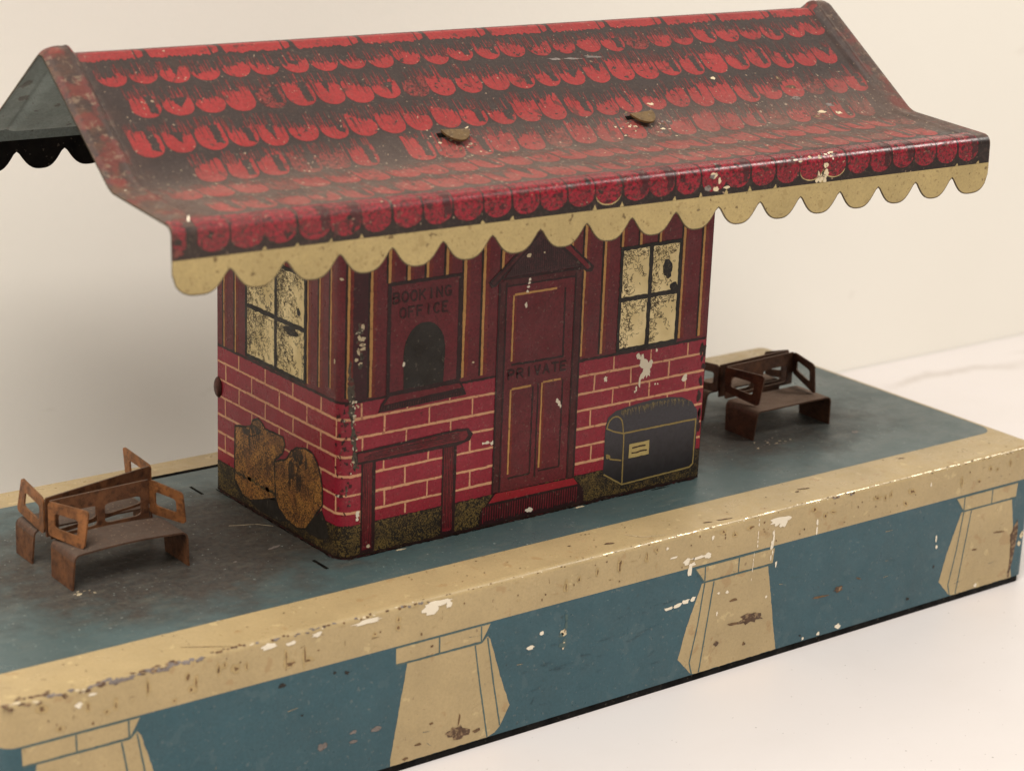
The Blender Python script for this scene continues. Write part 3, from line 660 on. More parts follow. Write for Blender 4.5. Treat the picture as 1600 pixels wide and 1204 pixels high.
cn.poly([(53.0, 71.2), (53.6, 70.0), (60, 65.1), (67.6, 58.7), (69.3, 58.6), (69.8, 59.8), (61.9, 66.6)], 'ink_dark', 8, .07)
cn.poly([(53.9, 70.7), (60.6, 65.6), (67.8, 59.4), (69, 59.7), (61.8, 66.0)], 'rail_red', 9, .06)
cn.line((43, 59.9), (67.4, 59.8), .6, 'ink_dark', 8, .06); cn.blob(50.3, 64.8, .6, .5, 'chip_pale', 10); cn.blob(54.8, 64.9, .25, .25, 'chip_pale', 10)
cn.build('door_hood', house_map, door)
st = Sheet()
st.poly([(38.6, .7), (70.1, .7), (70.0, 4), (68.4, 5.9), (66.9, 7.6), (42.6, 8.2), (40.6, 5.7), (38.9, 4.4)], 'ink_dark', 6, .06)
st.poly([(43.1, 8.0), (66.5, 7.6), (68.0, 5.8), (41.1, 5.9)], 'step_red', 7, .05)
for i in range(40): st.line((39.6 + i * .72, 1.2 + rnd(0, .6)), (39.7 + i * .72, 5.2), .3, 'rail_red', 7, .05)
st.blob(53.3, 2.0, 1.0, .6, 'chip_white', 9)
st.build('doorstep', house_map, door)
lt = Sheet(); letters(lt, 'PRIVATE', 45.6, 63.6, 35.75, 2.15, 'letter_ink', .42, 9, 'ink_mid', -.03); lt.build('lettering', house_map, door)

# ---- windows
def window(u0, u1, z0, z1, um, zm, dark, glass='pane'):
    f = Sheet(); f.rect(u0 + .4, z0 + .4, u1 - .4, z1 - .4, glass, 4, 0)
    for a in dark: f.blob(*a, 'window_bar', 5, 0, .15, 12)
    heavy = glass == 'pane_dense'
    for pu0, pu1 in ((u0 + .5, um - .6), (um + .6, u1 - .5)):
        for pv0, pv1 in ((z0 + .5, zm - .6), (zm + .6, z1 - .5)):
            W_, H_ = pu1 - pu0, pv1 - pv0
            def squig(x, y):
                d_ = rnd(0, 6.28); pts = [(x, y)]
                for _ in range(random.choice((2, 3, 3))):
                    d_ += rnd(-1.3, 1.3); x += rnd(.22, .42) * math.cos(d_); y += rnd(.22, .42) * math.sin(d_)
                    if pu0 < x < pu1 and pv0 < y < pv1: pts.append((x, y))
                f.path(pts, rnd(.09, .17), 'engraving', 5, 0)
            for _ in range(150 if heavy else 95): squig(pu0 + W_ * min(.97, abs(random.gauss(0, .22))), rnd(pv0, pv1))
            for _ in range(90 if heavy else 60): squig(rnd(pu0, pu1), pv1 - H_ * min(.97, abs(random.gauss(0, .14))))
            for _ in range(6 if heavy else 3):                        # slanting strokes of shading
                x, y = rnd(pu0 + W_ * .1, pu1 - W_ * .4), rnd(pv0 + H_ * .4, pv1 - H_ * .1)
                for k in range(14 if heavy else 9): squig(min(pu1 - .2, x + k * .24 * (W_ / 9) + rnd(-.3, .3)), max(pv0 + .2, y - k * .42 + rnd(-.3, .3)))
    g = Sheet()
    b = .95
    for a, c, ww in (((u0, z0), (u0, z1), b), ((u1, z0), (u1, z1), b), ((um, z0), (um, z1), 1.25)): g.line(a, c, ww, 'window_bar', 6, .12)
    for a, c, ww in (((u0 - .4, z0), (u1 + .4, z0), b), ((u0 - .4, z1), (u1 + .4, z1), b), ((u0, zm), (u1, zm), 1.15)): g.line(a, c, ww, 'window_bar', 7, .12)
    fr = g.build('window', house_map, house)
    f.build('pane', house_map, fr)
window(78.4, 96.9, 37.7, 62.9, 87.6, 50.3, [(93.0, 56.6, 1.7, 2.0), (93.3, 55, 1., 1.2), (95.3, 51.6, 1.3, 1.2)])
window(-41.2, -15.4, 37.9, 62.5, -28.0, 50.0, [(-18.2, 53.6, .8, .9), (-21.5, 48.4, 3., 1.2)], 'pane_dense')

# ---- printed bench, sacks and trunk
pb = Sheet()
for x0, x1, zb in ((5.3, 9.2, .8), (27.5, 31.5, .7)):
    pb.rect(x0, zb, x1, 22.6, 'ink_dark', 5, .06); pb.rect(x0 + .5, zb + .8, x1 - .9, 22.4, 'rail_red', 6, .1)
    for i in range(5): pb.path([(x0 + .8 + i * .5, zb + 1.5), (x0 + .9 + i * .5 + rnd(-.2, .2), 10 + rnd(-3, 3)), (x0 + .8 + i * .5, 22)], .16, 'ink_dark', 7)
pb.poly([(3.9, 25.3), (31.5, 26.0), (34.6, 25.7), (36.0, 24.2), (35.2, 22.7), (31.8, 22.0), (4.3, 22.2)], 'ink_dark', 8, .06)
pb.poly([(4.2, 24.8), (31.5, 25.4), (34.0, 25.2), (34.6, 24.0), (33.6, 23.0), (4.4, 22.8)], 'rail_red', 9, .06)
for i in range(6): pb.path([(5 + rnd(0, 3), 23.1 + i * .34), (18, 23.3 + i * .33 + rnd(-.1, .1)), (32, 23.4 + i * .33)], .15, 'ink_dark', 10)
pb.blob(7.5, 2.2, .5, .45, 'chip_pale', 10)
pb.build('printed_bench', house_map, house, HU)
def neg(l): return [(-y, z) for y, z in l]
s1 = [(46.4, 18.9), (41.9, 19.9), (38.7, 21), (38.3, 22.5), (35.9, 23.6), (33.9, 23.1), (32.3, 22), (28.4, 22.3), (24.5, 22.4), (23.7, 20.9), (24.5, 18.5), (28.3, 15.5), (27.5, 6.4), (29.8, 5.5), (33.8, 4), (39.5, 2.2), (42.7, 2.5), (46.5, 5.3)]
s2 = [(28.3, 15.3), (22.9, 17.5), (21, 20), (18.4, 21.6), (14.6, 22.5), (11.6, 22.2), (9.7, 20.4), (8.2, 18), (7.4, 14.5), (7.3, 11.1), (10.6, 7.5), (14.3, 3.1), (18.1, 2.1), (22.7, 2.7), (25.9, 4.3), (27.5, 6.4)]
for pts, lay, darks in ((s1, 4, [(-37, 20.6, 3.4, 1.0), (-39.6, 17.5, .5, 2.6), (-41, 19, 1.6, .9)]), (s2, 6, [(-18, 19.6, 2.8, 1.3), (-20.5, 15.5, 1.5, 2.4), (-17.5, 13.5, 1.2, 2.2), (-21.5, 12., .6, 2.), (-14.4, 19, .6, 1.6)])):
    sk = Sheet(); pts = neg(pts); sk.poly(pts, 'sack', lay, .12, .7)
    for a, b in zip(pts, pts[1:] + pts[:1]): sk.line(a, b, .5, 'ink_black', lay + 1, .1)
    for a in darks: sk.blob(*a, 'sack_dark', lay + 1, 0, .3)
    tx_, tz_ = darks[0][0], darks[0][1]
    for i in range(5): sk.path([(tx_ + rnd(-2.4, 2.4), tz_ + rnd(-.4, .8)), (tx_ + rnd(-3.6, 3.6), tz_ - rnd(1.5, 4.5))], rnd(.15, .3), 'ink_black', lay + 2, .06)
    if lay == 4:
        sk.poly([(-40, 2.2), (-28, 6.2), (-25, 5.6), (-22, 2.6), (-26, 1.2), (-35, 1.0)], 'ink_black', lay + 1, .1)
    else:
        sk.poly([(-14.4, 2.8), (-10.4, 7.4), (-7.6, 10), (-5.6, 7.6), (-4.4, 4), (-9, 2.4)], 'ink_black', lay - 1, .1)
    sk.build('printed_sack', house_map, house, HU)
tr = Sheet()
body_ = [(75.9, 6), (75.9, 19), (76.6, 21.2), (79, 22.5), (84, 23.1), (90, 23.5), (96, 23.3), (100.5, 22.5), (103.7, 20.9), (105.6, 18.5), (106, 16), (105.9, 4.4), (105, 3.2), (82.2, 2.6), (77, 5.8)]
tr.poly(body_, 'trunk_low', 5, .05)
tr.path(arc(78.9, 18.2, 2.5, 2.9, 170, 10, 8) + [(81.7, 16.4)], .36, 'trunk_line', 8)
tr.path([(76.3, 18.5), (78.6, 17.3), (81.7, 16.3)], .36, 'trunk_line', 8); tr.path([(81.8, 16.3), (105.4, 16.1)], .42, 'trunk_line', 8); tr.path([(81.9, 16.2), (82.1, 3.2)], .36, 'trunk_line', 8)
tr.path([(76.2, 6.6), (82.1, 3.0), (104.2, 3.5), (105.3, 4.3), (105.4, 16.1)], .4, 'trunk_line', 8)
tr.path([(76.6, 11.6), (78, 10.3), (81.4, 9.4)], .36, 'trunk_line', 8); tr.blob(77.2, 11.1, .7, .6, 'trunk_line', 8)
for i in range(150):
    x = rnd(80.5, 103.5); z = 23.0 - abs(x - 92) * .045 - (max(0, x - 99)) * .22 - rnd(0, .5); tr.line((x, z), (x + rnd(-.3, .5), z - rnd(.2, 1.9)), .07, random.choice(['trunk_line', 'trunk_low', 'label_paper']), 8, 0, .03)
trunk = tr.build('printed_trunk', house_map, house)
lb = Sheet(); lb.rect(83.8, 9.5, 90.3, 13.1, 'label_paper', 9, .06); lb.path([(84.9, 12), (87, 12.1), (89, 12.0)], .4, 'ink_dark', 10); lb.path([(84.8, 10.7), (86.4, 10.6), (87.6, 10.8), (89.5, 10.7)], .4, 'ink_dark', 10)
lb.build('luggage_label', house_map, trunk)

# ---- folded tab on the end wall
bm = bmesh.new(); bmesh.ops.create_uvsphere(bm, u_segments=14, v_segments=8, radius=1.)
for v in bm.verts: v.co = Vector((HX0 - .1 + v.co.x * .9, HY0 + 54.2 + v.co.y * 1.7, H + 26.4 + v.co.z * 2.6))
from_bm('wall_tab', bm, ['knob'], house, True)

# ------------------------------------------------------------------ roof
def fillet(pts, radii, seg=8):
    out = [pts[0]]
    for i in range(1, len(pts) - 1):
        p, a, b, r = Vector(pts[i]), Vector(pts[i - 1]), Vector(pts[i + 1]), radii[i - 1]
        d1, d2 = (a - p).normalized(), (b - p).normalized(); th = d1.angle(d2)
        L_ = r / math.tan(th / 2); t1, t2 = p + d1 * L_, p + d2 * L_
        c = p + (d1 + d2).normalized() * (r / math.sin(th / 2)); a1 = math.atan2(t1.y - c.y, t1.x - c.x); a2 = math.atan2(t2.y - c.y, t2.x - c.x)
        da = (a2 - a1 + math.pi) % (2 * math.pi) - math.pi
        out += [(c.x + r * math.cos(a1 + da * k / seg), c.y + r * math.sin(a1 + da * k / seg)) for k in range(seg + 1)]
    out.append(pts[-1]); return out
ZTOP, ZCOVE, QCOVE, QE, ZE, ZCR = 152.55, 130.55, 33.2, 60.4, 129.2, 122.6
prof = fillet([(0, ZTOP), (1.2, ZTOP - .18), (QCOVE, ZCOVE), (QE, ZE), (QE + .2, ZCR)], [1.6, 7., 2.3])
PS = [0.]
for a, b in zip(prof, prof[1:]): PS.append(PS[-1] + math.hypot(b[0] - a[0], b[1] - a[1]))
PN = []
for i in range(len(prof)):
    a, b = prof[max(0, i - 1)], prof[min(len(prof) - 1, i + 1)]; t = Vector((b[0] - a[0], b[1] - a[1])).normalized(); PN.append(Vector((-t.y, t.x)))
PN[0] = Vector((0, 1))
S_COVE = PS[min(range(len(prof)), key=lambda i: abs(prof[i][0] - QCOVE))]; S_E = PS[min(range(len(prof)), key=lambda i: abs(prof[i][0] - QE) + abs(prof[i][1] - ZE))]; S_END = PS[-1]
S_FOLD = min(PS[i] for i in range(len(prof)) if prof[i][1] < ZE - 1.4)
def profile(s):
    s = max(0., min(S_END, s)); i = max(k for k in range(len(PS)) if PS[k] <= s + 1e-9); i = min(i, len(PS) - 2)
    t = (s - PS[i]) / (PS[i + 1] - PS[i]); a, b = prof[i], prof[i + 1]
    return a[0] + (b[0] - a[0]) * t, a[1] + (b[1] - a[1]) * t, (PN[i] * (1 - t) + PN[i + 1] * t).normalized()
def bead(x, s):
    e = R_HALF - abs(x)
    if e >= 7.6: return 0.
    k = 1. if s < S_COVE else max(.0, 1. - (s - S_COVE) / (S_E - S_COVE))
    rib = .75 * math.exp(-((e - 6.1) / .75) ** 2)
    flat = .45 * min(1., max(0., (6.6 - e) / 1.0)) * min(1., .3 + e / 1.6)
    top = 1.25 * math.exp(-(s / 2.2) ** 2) * max(0., math.sin(math.pi * min(1., max(0., e / 7.4)))) ** .7
    return k * (rib * .8 + flat) + top
cy_, sy_ = math.cos(R_YAW), math.sin(R_YAW); cp_, sp_ = math.cos(-.0035), math.sin(-.0035)
def roof_xf(x, y, z):
    X, Y = cy_ * x - sy_ * y, sy_ * x + cy_ * y
    X, Z = cp_ * X + sp_ * (z - ZCOVE), -sp_ * X + cp_ * (z - ZCOVE)
    return (X + R_X, Y + R_Y, Z + ZCOVE)
def roof_n(x, y, z): return (cy_ * x - sy_ * y, sy_ * x + cy_ * y, z)
def make_roof_map(side):
    def f(x, s, off):
        q, z, n = profile(s); o = off + bead(x, s)
        de = (bead(x + .05, s) - bead(x - .05, s)) / .1
        nn = Vector((-de, side * n.x, n.y)).normalized()
        return roof_xf(x, side * (q + n.x * o), z + n.y * o), roof_n(*nn)
    return f
XB = [s_ * (R_HALF - e) for s_ in (-1, 1) for e in (0, .5, 1, 1.5, 2.1, 2.8, 3.6, 4.4, 5.0, 5.6, 6.1, 6.6, 7.0, 7.4)]
XS = sorted(set(XB)) ; XS = sorted(XS + [x for x in range(-100, 101, 4)])
# sheet metal shell with an inner face; one mesh for the whole bent sheet
vs, ns, fs, fm = [], [], [], []
secs = []
samples = [(-1, s) for s in reversed(PS)] + [(1, s) for s in PS[1:]]       # front edge -> ridge -> back edge
def sect(x, off):
    out = []
    for side, s in samples: out.append(make_roof_map(side)(x, s, off))
    return out
n = len(samples)
for x in XS:
    for off, sgn in ((0, 1), (-.45, -1)):
        for p, nn in sect(x, off): vs.append(p); ns.append(tuple(sgn * c for c in nn))
for i in range(len(XS) - 1):
    a, b = i * 2 * n, (i + 1) * 2 * n
    for j in range(n - 1):
        fs.append((a + j, b + j, b + j + 1, a + j + 1)); fm.append(0)
        fs.append((a + n + j + 1, b + n + j + 1, b + n + j, a + n + j)); fm.append(1)
    for j in (0, n - 1): q = (a + j, a + n + j, b + n + j, b + j); fs.append(q if j else q[::-1]); fm.append(2)
for i in (0, len(XS) - 1):
    a = i * 2 * n
    for j in range(n - 1): q = (a + j, a + j + 1, a + n + j + 1, a + n + j); fs.append(q if i == 0 else q[::-1]); fm.append(2)
# fix winding from the stored normals
fx = []
for f, m in zip(fs, fm):
    if m < 2:
        a, b, c = (Vector(vs[i]) for i in f[:3])
        if (b - a).cross(c - a).dot(Vector(ns[f[0]])) < 0: f = f[::-1]
    fx.append(f)
roof = mesh_obj('roof', vs, fx, ['roof_dark', 'underside', 'edge_tin'], fm, house, ns, True)

# printed tiles
PITCH = 7.2
def tile_row(sh, s_b, height, x_off, worn=0., mats=('roof_red', 'roof_red_worn'), hmin=2.6, hmax=6.2, skip=.01, edge=99.):
    k = int(edge * 2 / PITCH) + 1
    for i in range(-k // 2 - 1, k // 2 + 2):
        xc = i * PITCH + x_off + rnd(-.25, .25)
        if abs(xc) > edge or rnd(0, 1) < skip: continue
        w_ = PITCH * rnd(.45, .482); mat = mats[1] if rnd(0, 1) < worn else mats[0]
        b = s_b + rnd(-.35, .35); r = min(height * .5, 3.0)
        hh = rnd(hmin, hmax)
        # U shaped lower edge
        U = [(xc - w_, b - r)] + [(xc - w_ * math.cos(a), b - r + r * math.sin(a)) for a in [math.pi * j / 12 for j in range(1, 12)]] + [(xc + w_, b - r)]
        topz = b - hh
        jag = []
        tilt = rnd(-1.2, 1.2)
        xx = xc + w_ - .05
        while xx > xc - w_ + .1:
            jag.append((xx, min(b - .6, topz + tilt * (xx - xc) / w_ + rnd(-.75, .75)))); xx -= rnd(.16, .42)
        if hh < r:                                      # only the lower lip shows
            U = [(x, max(s_, topz + .4)) for x, s_ in U]
        sh.poly(U + jag, mat, 1, .06, .6)
        # thin side lines and bristles running up the tile
        if rnd(0, 1) < .85: sh.line((xc - w_ + .18, topz + .4), (xc - w_ + .12, max(b - height + .4, topz - rnd(1.2, 4.5))), .42, 'roof_streak', 1, .05, .16)
        if rnd(0, 1) < .8: sh.line((xc + w_ - .18, topz + .4), (xc + w_ - .12, max(b - height + .4, topz - rnd(1., 4.))), .42, 'roof_streak', 1, .05, .16)
        for _ in range(int(rnd(9, 17))):
            t = rnd(-.85, .85) * w_; sh.line((xc + t, topz + .3), (xc + t, max(b - height - .3, topz - rnd(.6, 4.6))), rnd(.14, .28), random.choice(['roof_streak', 'roof_streak', 'roof_red_worn', mat]), 1, .03, .1)
        for _ in range(int(rnd(3, 8))):
            t = rnd(-.85, .85) * w_; sh.line((xc + t, topz - .3), (xc + t + rnd(-.1, .1), topz + rnd(.8, min(4.2, hh - .8))), rnd(.14, .34), 'roof_dark', 2, .04, .05)
        # dark bites, like worn ink
        m = rnd(0, 1)
        if hh > 3.2 and m < .74:
            kind = random.choice((0, 0, 1, 2, 2))
            if kind == 0: sh.poly([(xc + w_ * .15, topz - .4), (xc + w_ * .75, topz - .4), (xc + w_ * .7, b - rnd(.7, 1.6)), (xc + w_ * .2, b - rnd(1.2, 2.2))], 'roof_dark', 2, .22, .35)
            elif kind == 1: sh.poly([(xc - w_ * rnd(0, .5), topz - .4), (xc + w_ * rnd(.2, .9), topz - .4), (xc + w_ * rnd(-.1, .4), b - rnd(1., 3.4))], 'roof_dark', 2, .2, .3)
            else:
                for _ in range(int(rnd(3, 9))): sh.blob(xc + rnd(-.7, .8) * w_, b - rnd(.15, .8) * hh, rnd(.1, .38), rnd(.12, .5), 'roof_dark', 2, rnd(0, 3), .6)
def ridge_row(sh):
    x = -103.5
    while x < 103:
        e = min(103.4, x + 17.3 + rnd(-.3, .3)); jag = []
        xx = e - 2.7
        while xx > x + .5: jag.append((xx, 3.6 + rnd(-.45, .35))); xx -= rnd(.25, .55)
        sh.poly([(x + .3, .35), (e - 2.6, .35)] + jag, 'roof_red', 1, .04, 1.5)
        sh.poly([(e - 2.2, .4), (e - 1.2, .5), (e - .5, 1.6), (e - .7, 2.9), (e - 2.1, 3.5), (e - 2.3, 2)], 'roof_red', 1, .05)
        x = e
def roof_print(side):
    sh = Sheet()
    ridge_row(sh)
    s_c = S_COVE
    tile_row(sh, 11.3, 6.4, 1.2 + 3.0, .04, hmin=2.6, hmax=4.6, edge=101)
    tile_row(sh, 21.3, 9.6, 5.4 + 3.0, .03, hmin=4.2, hmax=7.4, edge=99)
    tile_row(sh, 31.7, 9.6, 1.6 + 3.0, .04, hmin=3.9, hmax=7.3, edge=99)
    tile_row(sh, 40.8, 8.6, 4.9 + 3.0, .3, hmin=4.4, hmax=7.0, skip=.05, edge=97)
    tile_row(sh, 51.4, 9.6, 1.4 + 3.0, .1, hmin=5.4, hmax=7.8, edge=98)
    tile_row(sh, 61.8, 9.6, 5.2 + 3.0, .1, hmin=5.4, hmax=7.8, edge=99)
    # eave row over the folded edge
    sh.rect(-R_HALF + .25, S_END - 1.25, R_HALF - .25, S_END - .03, 'eave_black', 1, 0)
    sh.rect(-R_HALF + .25, S_END - 8.4, R_HALF - .25, S_END - 1.25, 'eave_black', 1, 0) if False else None
    sh.poly([(-R_HALF + .3, S_END - 1.0), (R_HALF - .3, S_END - 1.0), (R_HALF - .3, S_END - 6.2), (-R_HALF + .3, S_END - 6.2)], 'eave_black', 1.3, .1, 1.)
    for i in range(-15, 16):
        xc = i * PITCH + .7 + rnd(-.2, .2); w_ = 3.36 + rnd(-.12, .12); b = S_END - .85 + rnd(-.22, .22); t = S_END - 9.6 + rnd(-.5, .4)
        if abs(xc) + w_ > R_HALF - .3: w_ = R_HALF - .3 - abs(xc)
        if w_ < .8: continue
        mat = 'eave_red' if rnd(0, 1) < .985 else 'eave_dark'
        pts = [(xc - w_, t), (xc - w_, b - 2.6)] + [(xc - w_ * math.cos(a), b - 2.6 + 2.4 * math.sin(a)) for a in [math.pi * j / 12 for j in range(1, 12)]] + [(xc + w_, b - 2.6), (xc + w_, t)]
        if rnd(0, 1) < .3 and -40 < xc < 60: sh.poly([(x_, s_ + .28) for x_, s_ in pts[1:-1]], 'valance_cream', 2, .05)
        sh.poly(pts, mat, 3, .07, .7)
        for _ in range(int(rnd(0, 5))): sh.blob(xc + rnd(-.8, .8) * w_, b - rnd(.8, 6), rnd(.2, .9), rnd(.2, .9), random.choice(['eave_dark', 'eave_dark', 'eave_black', 'roof_red_worn']), 4, rnd(0, 3), .5)
        if rnd(0, 1) < .3: sh.poly([(xc + w_ * .25, t + 1), (xc + w_ - .1, t + 1), (xc + w_ - .15, b - 2.4), (xc + w_ * .5, b - 1.2)], 'eave_dark', 4, .3, .4)
        # cream pip between tiles
        if side < 0 and rnd(0, 1) < .75: sh.poly([(xc + PITCH / 2 - .6, S_END - .05), (xc + PITCH / 2 + .5, S_END - .05), (xc + PITCH / 2 + rnd(-.1, .2), S_END - rnd(.7, 1.3))], 'valance_cream', 3, .08, .4)
    if side < 0:
        for a in [(12.6, 0, .0, .0)]: pass
        for x, s_, rx, rs, mt in ((14, 12.6, 2.0, .35, 'flake_grey'), (19, 12.9, 2.2, .3, 'flake_grey'), (25, 12.8, 2.4, .35, 'flake_grey'), (32, 29.6, .9, .4, 'chip_pale'), (55, 23, .7, .5, 'chip_pale'), (74.6, 25.2, .9, .9, 'flake_brown'), (76.5, 28, 1.6, .8, 'flake_brown'), (76, 32, 1.4, .6, 'flake_grey'), (84.7, 35.2, 1.4, .6, 'flake_grey'), (80.5, 37.2, 1.4, .6, 'chip_pale'), (85.4, 38, 1., .6, 'chip_pale'), (78, 38.6, 1.4, .3, 'flake_brown')):
            sh.blob(x, s_, rx, rs, mt, 3, .1, .4)
        for i in range(7): sh.blob(rnd(20, 27), S_E + rnd(-1.5, 5), rnd(.3, 1.1), rnd(.3, .8), random.choice(['chip_pale', 'flake_grey']), 6)
        for i in range(18): sh.blob(46 + rnd(0, 13), S_E + rnd(-.8, 1.), rnd(.15, .7), rnd(.12, .35), random.choice(['chip_pale', 'flake_grey', 'chip_white']), 6)
        for i in range(12): sh.blob(54 + rnd(-1.2, 1.8), S_END - rnd(0, 4), rnd(.3, .8), rnd(.4, .9), 'chip_pale', 6)
        for i in range(26): sh.blob(-26 + rnd(-9, 10), 37.5 + rnd(-3, 4.5), rnd(.1, .45), rnd(.1, .3), random.choice(['chip_pale', 'flake_grey', 'roof_dark']), 3)
        for i in range(26): sh.blob(26 + rnd(-8, 10), 37.5 + rnd(-3, 4.5), rnd(.1, .45), rnd(.1, .3), random.choice(['chip_pale', 'flake_grey', 'roof_dark']), 3)
        for i in range(60): sh.blob(rnd(-104, 104), rnd(36, 66), rnd(.08, .3), rnd(.06, .2), 'chip_pale', 5)
        for i in range(14): sh.blob(-106.5 + rnd(-1.5, 2), rnd(2, 42), rnd(.15, .4), rnd(.15, .45), random.choice(['chip_pale', 'chip_white', 'flake_grey']), 3)
        for i in range(7): sh.poly([(-108.4 + rnd(0, .5), i * 6 + 1), (-105.8 + rnd(0, 1), i * 6 + .5), (-105.2, i * 6 + 4 + rnd(-1, 1)), (-107.8, i * 6 + 4.6)], random.choice(['roof_streak', 'roof_red_worn', 'roof_red']), 1, .3, .6)
        sh.line((-104.5, S_E - 1.5), (-102.8, S_E - 4.8), .5, 'chip_white', 6, .1, .2)
        sh.blob(28, S_E - 14, 1.8, .5, 'flake_brown', 4)
    return sh
VB = PS[1:-1]
UB = [x for x in XB if abs(x) < R_HALF - .1]
roof_print(-1).build('tile_print', make_roof_map(-1), roof, UB, VB)
roof_print(1).build('tile_print', make_roof_map(1), roof, UB, VB)

# scalloped valances hanging from both eaves
def valance(side):
    NS, PER = 18, 16; top = []; bot = []
    for i in range(NS):
        for j in range(PER):
            t = j / PER; top.append(-R_HALF + 2 * R_HALF * (i + t) / NS); bot.append(t)
    top.append(R_HALF); bot.append(1.0)
    if side > 0: bot = [(t + .5) % 1. for t in bot]
    lo = []
    for x, t in zip(top, bot):
        e_ = 1 - abs(2 * t - 1); e_ = min(1., (math.sqrt(e_ * e_ + .0144) - .12) / .8871); d = (1 - (1 - e_) ** 2.7) ** 1.05
        if side < 0 and R_HALF - abs(x) < R_HALF / 18: d = (1 - abs(2 * t - 1) ** 3.2) ** .6
        lo.append(119.8 - 4.45 * d)
    vs, fs, fm = [], [], []
    qo, qi = side * (QE + .2), side * (QE - .25)
    for x, z in zip(top, lo): vs += [roof_xf(x, qo, ZCR - .01), roof_xf(x, qo, z), roof_xf(x, qi, ZCR - .01), roof_xf(x, qi, z), roof_xf(x, qo, z + .28)]
    for i in range(len(top) - 1):
        a, b = 5 * i, 5 * (i + 1)
        f1, f2, f3, f4 = (a, a + 4, b + 4, b), (a + 2, b + 2, b + 3, a + 3), (a + 1, a + 3, b + 3, b + 1), (a + 4, a + 1, b + 1, b + 4)
        if side > 0: f1, f2, f3, f4 = f1[::-1], f2[::-1], f3[::-1], f4[::-1]
        fs += [f1, f2, f3, f4]; fm += [0, 1, 2, 2]
    e = 5 * (len(top) - 1)
    for q in ((0, 2, 3, 1, 4), (e, e + 4, e + 1, e + 3, e + 2)): fs.append(q if side < 0 else q[::-1]); fm.append(2)
    v = mesh_obj('valance', vs, fs, ['valance_cream', 'valance_back', 'edge_tin'], fm, roof)
    return v
valance(-1); valance(1)

# bent fixing tabs poking through the roof
for tx, rot in ((-25.2, .10), (26.4, -.10)):
    bm = bmesh.new(); q0, z0, nn = profile(33.4); R_ = 3.4; pts = []
    for i in range(15):
        a = math.pi * i / 14; pts.append((-R_ * math.cos(a), R_ * (1.05 + .05 * math.cos(3 * a)) * math.sin(a) - .2))
    dn = Vector((math.cos(-.34), math.sin(-.34)))                      # drooping outwards
    up = Vector((-dn.y, dn.x)); ring = []
    for lv_ in (0, .45):
        r_ = []
        for x, d in pts:
            c, s_ = math.cos(rot), math.sin(rot); X, Dd = x * c - d * s_, x * s_ + d * c
            curl = -.035 * max(0, d) ** 2 + (.25 * (x / 3.5) ** 2) 
            p = Vector((q0, z0)) + nn * .75 + dn * Dd + up * (lv_ + curl)
            r_.append(bm.verts.new(roof_xf(tx + X, -p.x, p.y)))
        ring.append(r_)
    bm.faces.new(ring[1]); bm.faces.new(ring[0][::-1]); m_ = len(pts)
    for i in range(m_): bm.faces.new((ring[0][i], ring[0][(i + 1) % m_], ring[1][(i + 1) % m_], ring[1][i]))
    bmesh.ops.recalc_face_normals(bm, faces=bm.faces[:]); bmesh.ops.triangulate(bm, faces=bm.faces[:])
    from_bm('fixing_tab', bm, ['bronze'], roof)
    sh = Sheet(); sh.poly([(tx - 4.1, 32.7), (tx - 1, 32.3), (tx + 4.2, 32.2), (tx + 4.3, 33.6), (tx - 4.2, 33.9)], 'slot_black', 5, .15)
    for i in range(16): sh.blob(tx + rnd(-6.5, 6.5), 32 + rnd(-1.6, 6.5), rnd(.15, .7), rnd(.1, .35), random.choice(['flake_brown', 'flake_grey', 'chip_pale', 'roof_dark']), 4, rnd(-.4, .4), .5)
    sh.build('slot', make_roof_map(-1), roof, UB, VB)

# ------------------------------------------------------------------ benches
def solid(bm, quad_pts, t, hole=None, nrm=None, mi=0):
    """flat plate through 3D corner points (ordered), optional inner hole with the same count, thickness t"""
    P_ = [Vector(p) for p in quad_pts]
    n_ = nrm or (P_[1] - P_[0]).cross(P_[2] - P_[0]).normalized(); n_ = Vector(n_)
    h = t / 2; k = len(P_)
    A_ = [bm.verts.new(p + n_ * h) for p in P_]; B_ = [bm.verts.new(p - n_ * h) for p in P_]
    new = []
    for i in range(k):
        j = (i + 1) % k; new.append(bm.faces.new((A_[j], A_[i], B_[i], B_[j])))
    if hole:
        Q = [Vector(p) for p in hole]; C_ = [bm.verts.new(p + n_ * h) for p in Q]; D_ = [bm.verts.new(p - n_ * h) for p in Q]
        for i in range(k):
            j = (i + 1) % k
            new += [bm.faces.new((A_[i], A_[j], C_[j], C_[i])), bm.faces.new((B_[j], B_[i], D_[i], D_[j])), bm.faces.new((C_[i], C_[j], D_[j], D_[i]))]
    else: new += [bm.faces.new(A_), bm.faces.new(B_[::-1])]
    for f in new: f.material_index = mi
    return new
def lerp(a, b, t): return Vector(a) * (1 - t) + Vector(b) * t
def bil(p00, p10, p01, p11, u, v): return lerp(lerp(p00, p10, u), lerp(p01, p11, u), v)
def roundq(p00, p10, p01, p11, u0, u1, v0, v1, r=.25, n=3):
    out = []
    ru, rv = r * (u1 - u0), r * (v1 - v0)
    for cu, cv, a0 in ((u0 + ru, v0 + rv, 180), (u1 - ru, v0 + rv, 270), (u1 - ru, v1 - rv, 0), (u0 + ru, v1 - rv, 90)):
        for i in range(n + 1):
            a = math.radians(a0 + 90 * i / n); out.append(bil(p00, p10, p01, p11, cu + ru * math.cos(a), cv + rv * math.sin(a)))
    return out
T = .40
